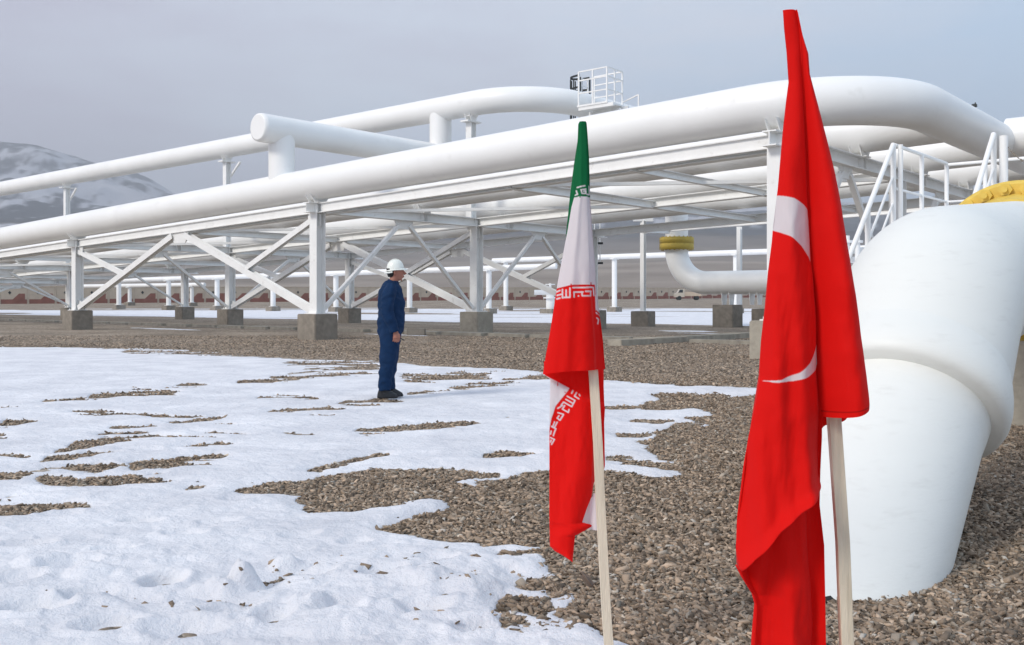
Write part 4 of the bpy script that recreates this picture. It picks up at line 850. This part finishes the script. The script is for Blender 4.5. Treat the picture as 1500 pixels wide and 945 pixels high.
# ------------------------------------------------------------------ the man in blue coveralls
mn = empty('person', Vector((-1.59, 12.8, 0)), 'man in dark blue coveralls and white hard hat standing on the snow, looking right', 'person', rz=0)
ROT = Matrix.Rotation(R(12), 4, 'Z'); TR = Matrix.Translation(Vector((-1.59, 12.8, .045)))
def loft(mb, rings, seg=20):
    """rings: (x, y, z, rx, ry) horizontal ellipses"""
    vs_ = []
    for x, y, z, rx, ry in rings:
        for k_ in range(seg): a = k_ * math.tau / seg; vs_.append(Vector((x + rx * math.cos(a), y + ry * math.sin(a), z)))
    n = len(rings); mb.add(vs_, [(i * seg + k_, i * seg + (k_ + 1) % seg, (i + 1) * seg + (k_ + 1) % seg, (i + 1) * seg + k_) for i in range(n - 1) for k_ in range(seg)] + [tuple(reversed(range(seg))), tuple(range((n - 1) * seg, n * seg))], True)
def solid(name, mb, mt, parent, voxel, sm=4, noise=0, nsc=8):
    me = bpy.data.meshes.new('t'); me.from_pydata([tuple(v) for v in mb.v], [], mb.f); bm = bmesh.new(); bm.from_mesh(me); bmesh.ops.recalc_face_normals(bm, faces=bm.faces); bm.to_mesh(me); bm.free()
    o = bpy.data.objects.new('t', me); col.objects.link(o); r_ = o.modifiers.new('r', 'REMESH'); r_.mode = 'VOXEL'; r_.voxel_size = voxel; s_ = o.modifiers.new('s', 'SMOOTH'); s_.iterations = sm; s_.factor = .5
    dg = bpy.context.evaluated_depsgraph_get(); m2 = bpy.data.meshes.new_from_object(o.evaluated_get(dg)); bpy.data.objects.remove(o); m2.name = name
    if noise:
        n = len(m2.vertices); co = np.empty(n * 3, np.float32); m2.vertices.foreach_get('co', co); co = co.reshape(-1, 3); no = np.array([v.normal[:] for v in m2.vertices])
        q = fbm(co[:, 0] * nsc + co[:, 1] * nsc * .7, co[:, 2] * nsc * 1.6, 4, 33) * noise + np.sin(co[:, 2] * 38 + fbm(co[:, 0] * 7, co[:, 1] * 7 + co[:, 2] * 5, 2, 3) * 6) * noise * .35
        co = co + no * q[:, None]; m2.vertices.foreach_set('co', co.astype(np.float32).ravel()); m2.update()
    m2.transform(TR @ ROT); m2.materials.clear(); return link_mesh(name, m2, mt, parent, smooth=True)
# body (one surface: head, neck, trunk, arms, hands with fingers, legs)
b = MB()
loft(b, [(-.03, 0, .9, .09, .13), (-.02, 0, 1.1, .10, .14), (-.02, 0, 1.35, .11, .18), (-.02, 0, 1.46, .08, .12)])
b.tube([(-.02, 0, 1.42), (.0, 0, 1.50), (.03, 0, 1.58), (.045, 0, 1.64)], [.075, .062, .06, .06], 20)
loft(b, [(.075, 0, 1.535, .02, .02), (.068, 0, 1.55, .055, .04), (.06, 0, 1.575, .075, .055), (.052, 0, 1.61, .090, .067), (.045, 0, 1.65, .097, .074), (.04, 0, 1.70, .10, .077), (.035, 0, 1.74, .09, .07), (.03, 0, 1.765, .05, .04)])
b.tube([(.135, 0, 1.672), (.155, 0, 1.65), (.172, 0, 1.632), (.150, 0, 1.622)], [.012, .014, .019, .012], 10)       # nose
b.tube([(.128, -.03, 1.597), (.146, 0, 1.598), (.128, .03, 1.597)], .0095, 8); b.tube([(.122, -.028, 1.586), (.14, 0, 1.584), (.122, .028, 1.586)], .010, 8)  # lips
b.tube([(.122, -.045, 1.685), (.137, -.02, 1.69), (.137, .02, 1.69), (.122, .045, 1.685)], .011, 8)                    # brow
b.tube([(.105, 0, 1.548), (.118, 0, 1.556)], .022, 10)                                                                # chin
for s_ in (-1, 1): b.tube([(.02, s_ * .078, 1.62), (.015, s_ * .085, 1.65), (.025, s_ * .085, 1.675), (.035, s_ * .08, 1.66)], [.012, .015, .015, .01], 8)
for s_ in (-1, 1):
    b.tube([(-.04, s_ * .2, 1.42), (-.085, s_ * .25, 1.25), (-.09, s_ * .26, 1.14), (-.015, s_ * .255, .95), (.012, s_ * .24, .88)], [.05, .045, .04, .034, .029], 16)
    H0 = Vector((.018, s_ * .235, .865))
    b.tube([H0 + Vector((0, 0, .03)), H0, H0 + Vector((.006, 0, -.04)), H0 + Vector((.012, 0, -.085))], [.027, .032, .04, .035], 12)
    for k_, ln in enumerate((.05, .056, .052, .042)):
        q = H0 + Vector((.045 - k_ * .024, 0, -.085)); b.tube([q + Vector((0, 0, .02)), q + Vector((.003, -s_ * .004, -ln * .4)), q + Vector((-.002, -s_ * .02, -ln * .8)), q + Vector((-.006, -s_ * .036, -ln))], [.0105, .0105, .0095, .0085], 8)
    b.tube([H0 + Vector((.02, 0, -.015)), H0 + Vector((.05, -s_ * .01, -.045)), H0 + Vector((.058, -s_ * .018, -.085))], [.014, .0125, .010], 8)
    o_ = -.03 if s_ < 0 else .02; b.tube([(-.03, s_ * .09, .92), (-.04 + o_, s_ * .1, .5), (-.07 + o_, s_ * .1, .14), (-.07 + o_, s_ * .1, .05)], [.08, .05, .036, .036], 14)
solid('body', b, M['skin'], mn, .0055, 2)
# coverall
cv = MB()
loft(cv, [(-.035, 0, .76, .13, .17), (-.03, 0, .86, .168, .19), (-.02, 0, .97, .182, .20), (-.015, 0, 1.07, .175, .195), (-.015, 0, 1.18, .178, .205), (-.02, 0, 1.30, .176, .21), (-.03, 0, 1.39, .16, .205), (-.03, 0, 1.46, .13, .165), (-.02, 0, 1.51, .095, .11), (-.01, 0, 1.535, .075, .085)], 28)
for s_ in (-1, 1):
    cv.tube([(-.035, s_ * .15, 1.455), (-.055, s_ * .21, 1.40), (-.085, s_ * .25, 1.28), (-.095, s_ * .265, 1.14), (-.065, s_ * .268, 1.02), (-.015, s_ * .256, .93), (.004, s_ * .25, .872)], [.075, .088, .085, .08, .075, .066, .056], 20)
lx_ = {-1: -.03, 1: .02}
for s_ in (-1, 1):
    o_ = lx_[s_]
    loft(cv, [(-.07 + o_ * 1.2, s_ * .1, .085, .085, .075), (-.075 + o_ * 1.1, s_ * .1, .14, .092, .08), (-.07 + o_, s_ * .1, .25, .092, .08), (-.055 + o_, s_ * .1, .38, .102, .088), (-.04 + o_, s_ * .1, .52, .115, .095), (-.035 + o_ * .6, s_ * .098, .68, .13, .104), (-.03, s_ * .095, .84, .14, .11), (-.03, s_ * .09, .92, .13, .10)], 22)
solid('coverall', cv, M['blue'], mn, .010, 2, .016, 6)
cl_ = MB(); cl_.tube([(-.055, 0, 1.54), (-.03, -.07, 1.525), (.03, -.07, 1.505), (.075, -.02, 1.485)], [.02, .02, .017, .01], 10); cl_.tube([(-.055, 0, 1.54), (-.03, .07, 1.525), (.03, .07, 1.505), (.075, .02, 1.485)], [.02, .02, .017, .01], 10)
solid('collar', cl_, M['blue'], mn, .006, 2)
hr = MB(); loft(hr, [(-.02, 0, 1.585, .04, .05), (-.02, 0, 1.62, .055, .072), (-.01, 0, 1.66, .07, .08), (.0, 0, 1.70, .085, .083)]); solid('hair', hr, M['hair'], mn, .006, 2)
# hard hat: shell, brim, ridge, strap
ht = MB(); seg_ = 36
rings = [(1.683, .138, .112), (1.70, .137, .111), (1.73, .132, .107), (1.76, .120, .098), (1.785, .10, .082), (1.802, .072, .06), (1.812, .04, .034), (1.815, .01, .01)]
loft(ht, [(.028 - (0 if i else 0), 0, z, rx, ry) for i, (z, rx, ry) in enumerate(rings)], seg_)
bv = []
for rr, z in ((.98, 1.684), (1.13, 1.674), (1.13, 1.680), (.98, 1.694)):
    for k_ in range(seg_): a = k_ * math.tau / seg_; ex = 1 + .25 * max(0, math.cos(a)) ** 2 * (rr > 1); bv.append(Vector((.028 + .138 * rr * ex * math.cos(a), .112 * rr * math.sin(a), z - .012 * max(0, math.cos(a)) * (rr > 1))))
ht.add(bv, [(i * seg_ + k_, i * seg_ + (k_ + 1) % seg_, (i + 1) * seg_ + (k_ + 1) % seg_, (i + 1) * seg_ + k_) for i in range(3) for k_ in range(seg_)], True)
for y_ in (-.03, 0, .03): ht.tube([(.028 + .128 * math.cos(a), y_, 1.70 + .118 * math.sin(a)) for a in np.linspace(.35, 2.8, 14)], .006, 6)
o = ht.build('hard_hat', M['hat'], mn); o.data.transform(TR @ ROT @ Matrix.Translation(Vector((.04, 0, 1.69))) @ Matrix.Rotation(R(-7), 4, 'Y') @ Matrix.Diagonal(Vector((.84, .9, 1.05, 1))) @ Matrix.Translation(Vector((-.03, 0, -1.69))))
sb = MB(); sb.tube([(.028 + .128 * math.cos(a), .1 * math.sin(a), 1.655 - .02 * (math.cos(a) < 0) * -math.cos(a)) for a in np.linspace(1.9, 4.4, 14)], .012, 8); o = sb.build('hat_band', M['hat'], mn); o.data.transform(TR @ ROT)
sb = MB(); 
for s_ in (-1, 1):
    bt = MB(); x0 = -.085 + lx_[s_] * 1.2 + (.03 if s_ > 0 else 0)
    loft(bt, [(x0 + .045, s_ * .1, -.02, .135, .048), (x0 + .045, s_ * .1, .0, .14, .05), (x0 + .04, s_ * .1, .03, .132, .048), (x0 + .02, s_ * .1, .06, .105, .046), (x0 + .0, s_ * .1, .09, .075, .05), (x0 - .005, s_ * .1, .14, .06, .052)], 20)
    solid('boot', bt, M['boot'], mn, .008, 2)
rd = MB(); P0 = TR @ ROT @ Vector((.05, .25, .80)); rd.box(P0, (.035, .05, .12), .2, bev=.006); rd.tube([P0 + Vector((.01, 0, .0)), P0 + Vector((.13, 0, -.07))], .008, 8)
o = rd.build('handheld_radio', M['black']); tag(o, 'small black radio with a stub antenna held in the far hand of the man', 'radio')

# ------------------------------------------------------------------ haze
mb = MB(); mb.box((0, 2400, 330), (9000, 6600, 680)); hz = mb.build('haze', bpy.data.materials.new('haze')); m = hz.data.materials[0]; m.use_nodes = True; n = m.node_tree.nodes; n.clear()
o_ = n.new('ShaderNodeOutputMaterial'); pv = n.new('ShaderNodeVolumePrincipled'); pv.inputs['Color'].default_value = (.86, .90, .96, 1); pv.inputs['Density'].default_value = .00032; pv.inputs['Anisotropy'].default_value = 0.0
m.node_tree.links.new(pv.outputs[0], o_.inputs['Volume']); tag(hz, kind='stuff'); hz['label'] = 'thin blue grey winter haze over the plain'; hz['category'] = 'haze'
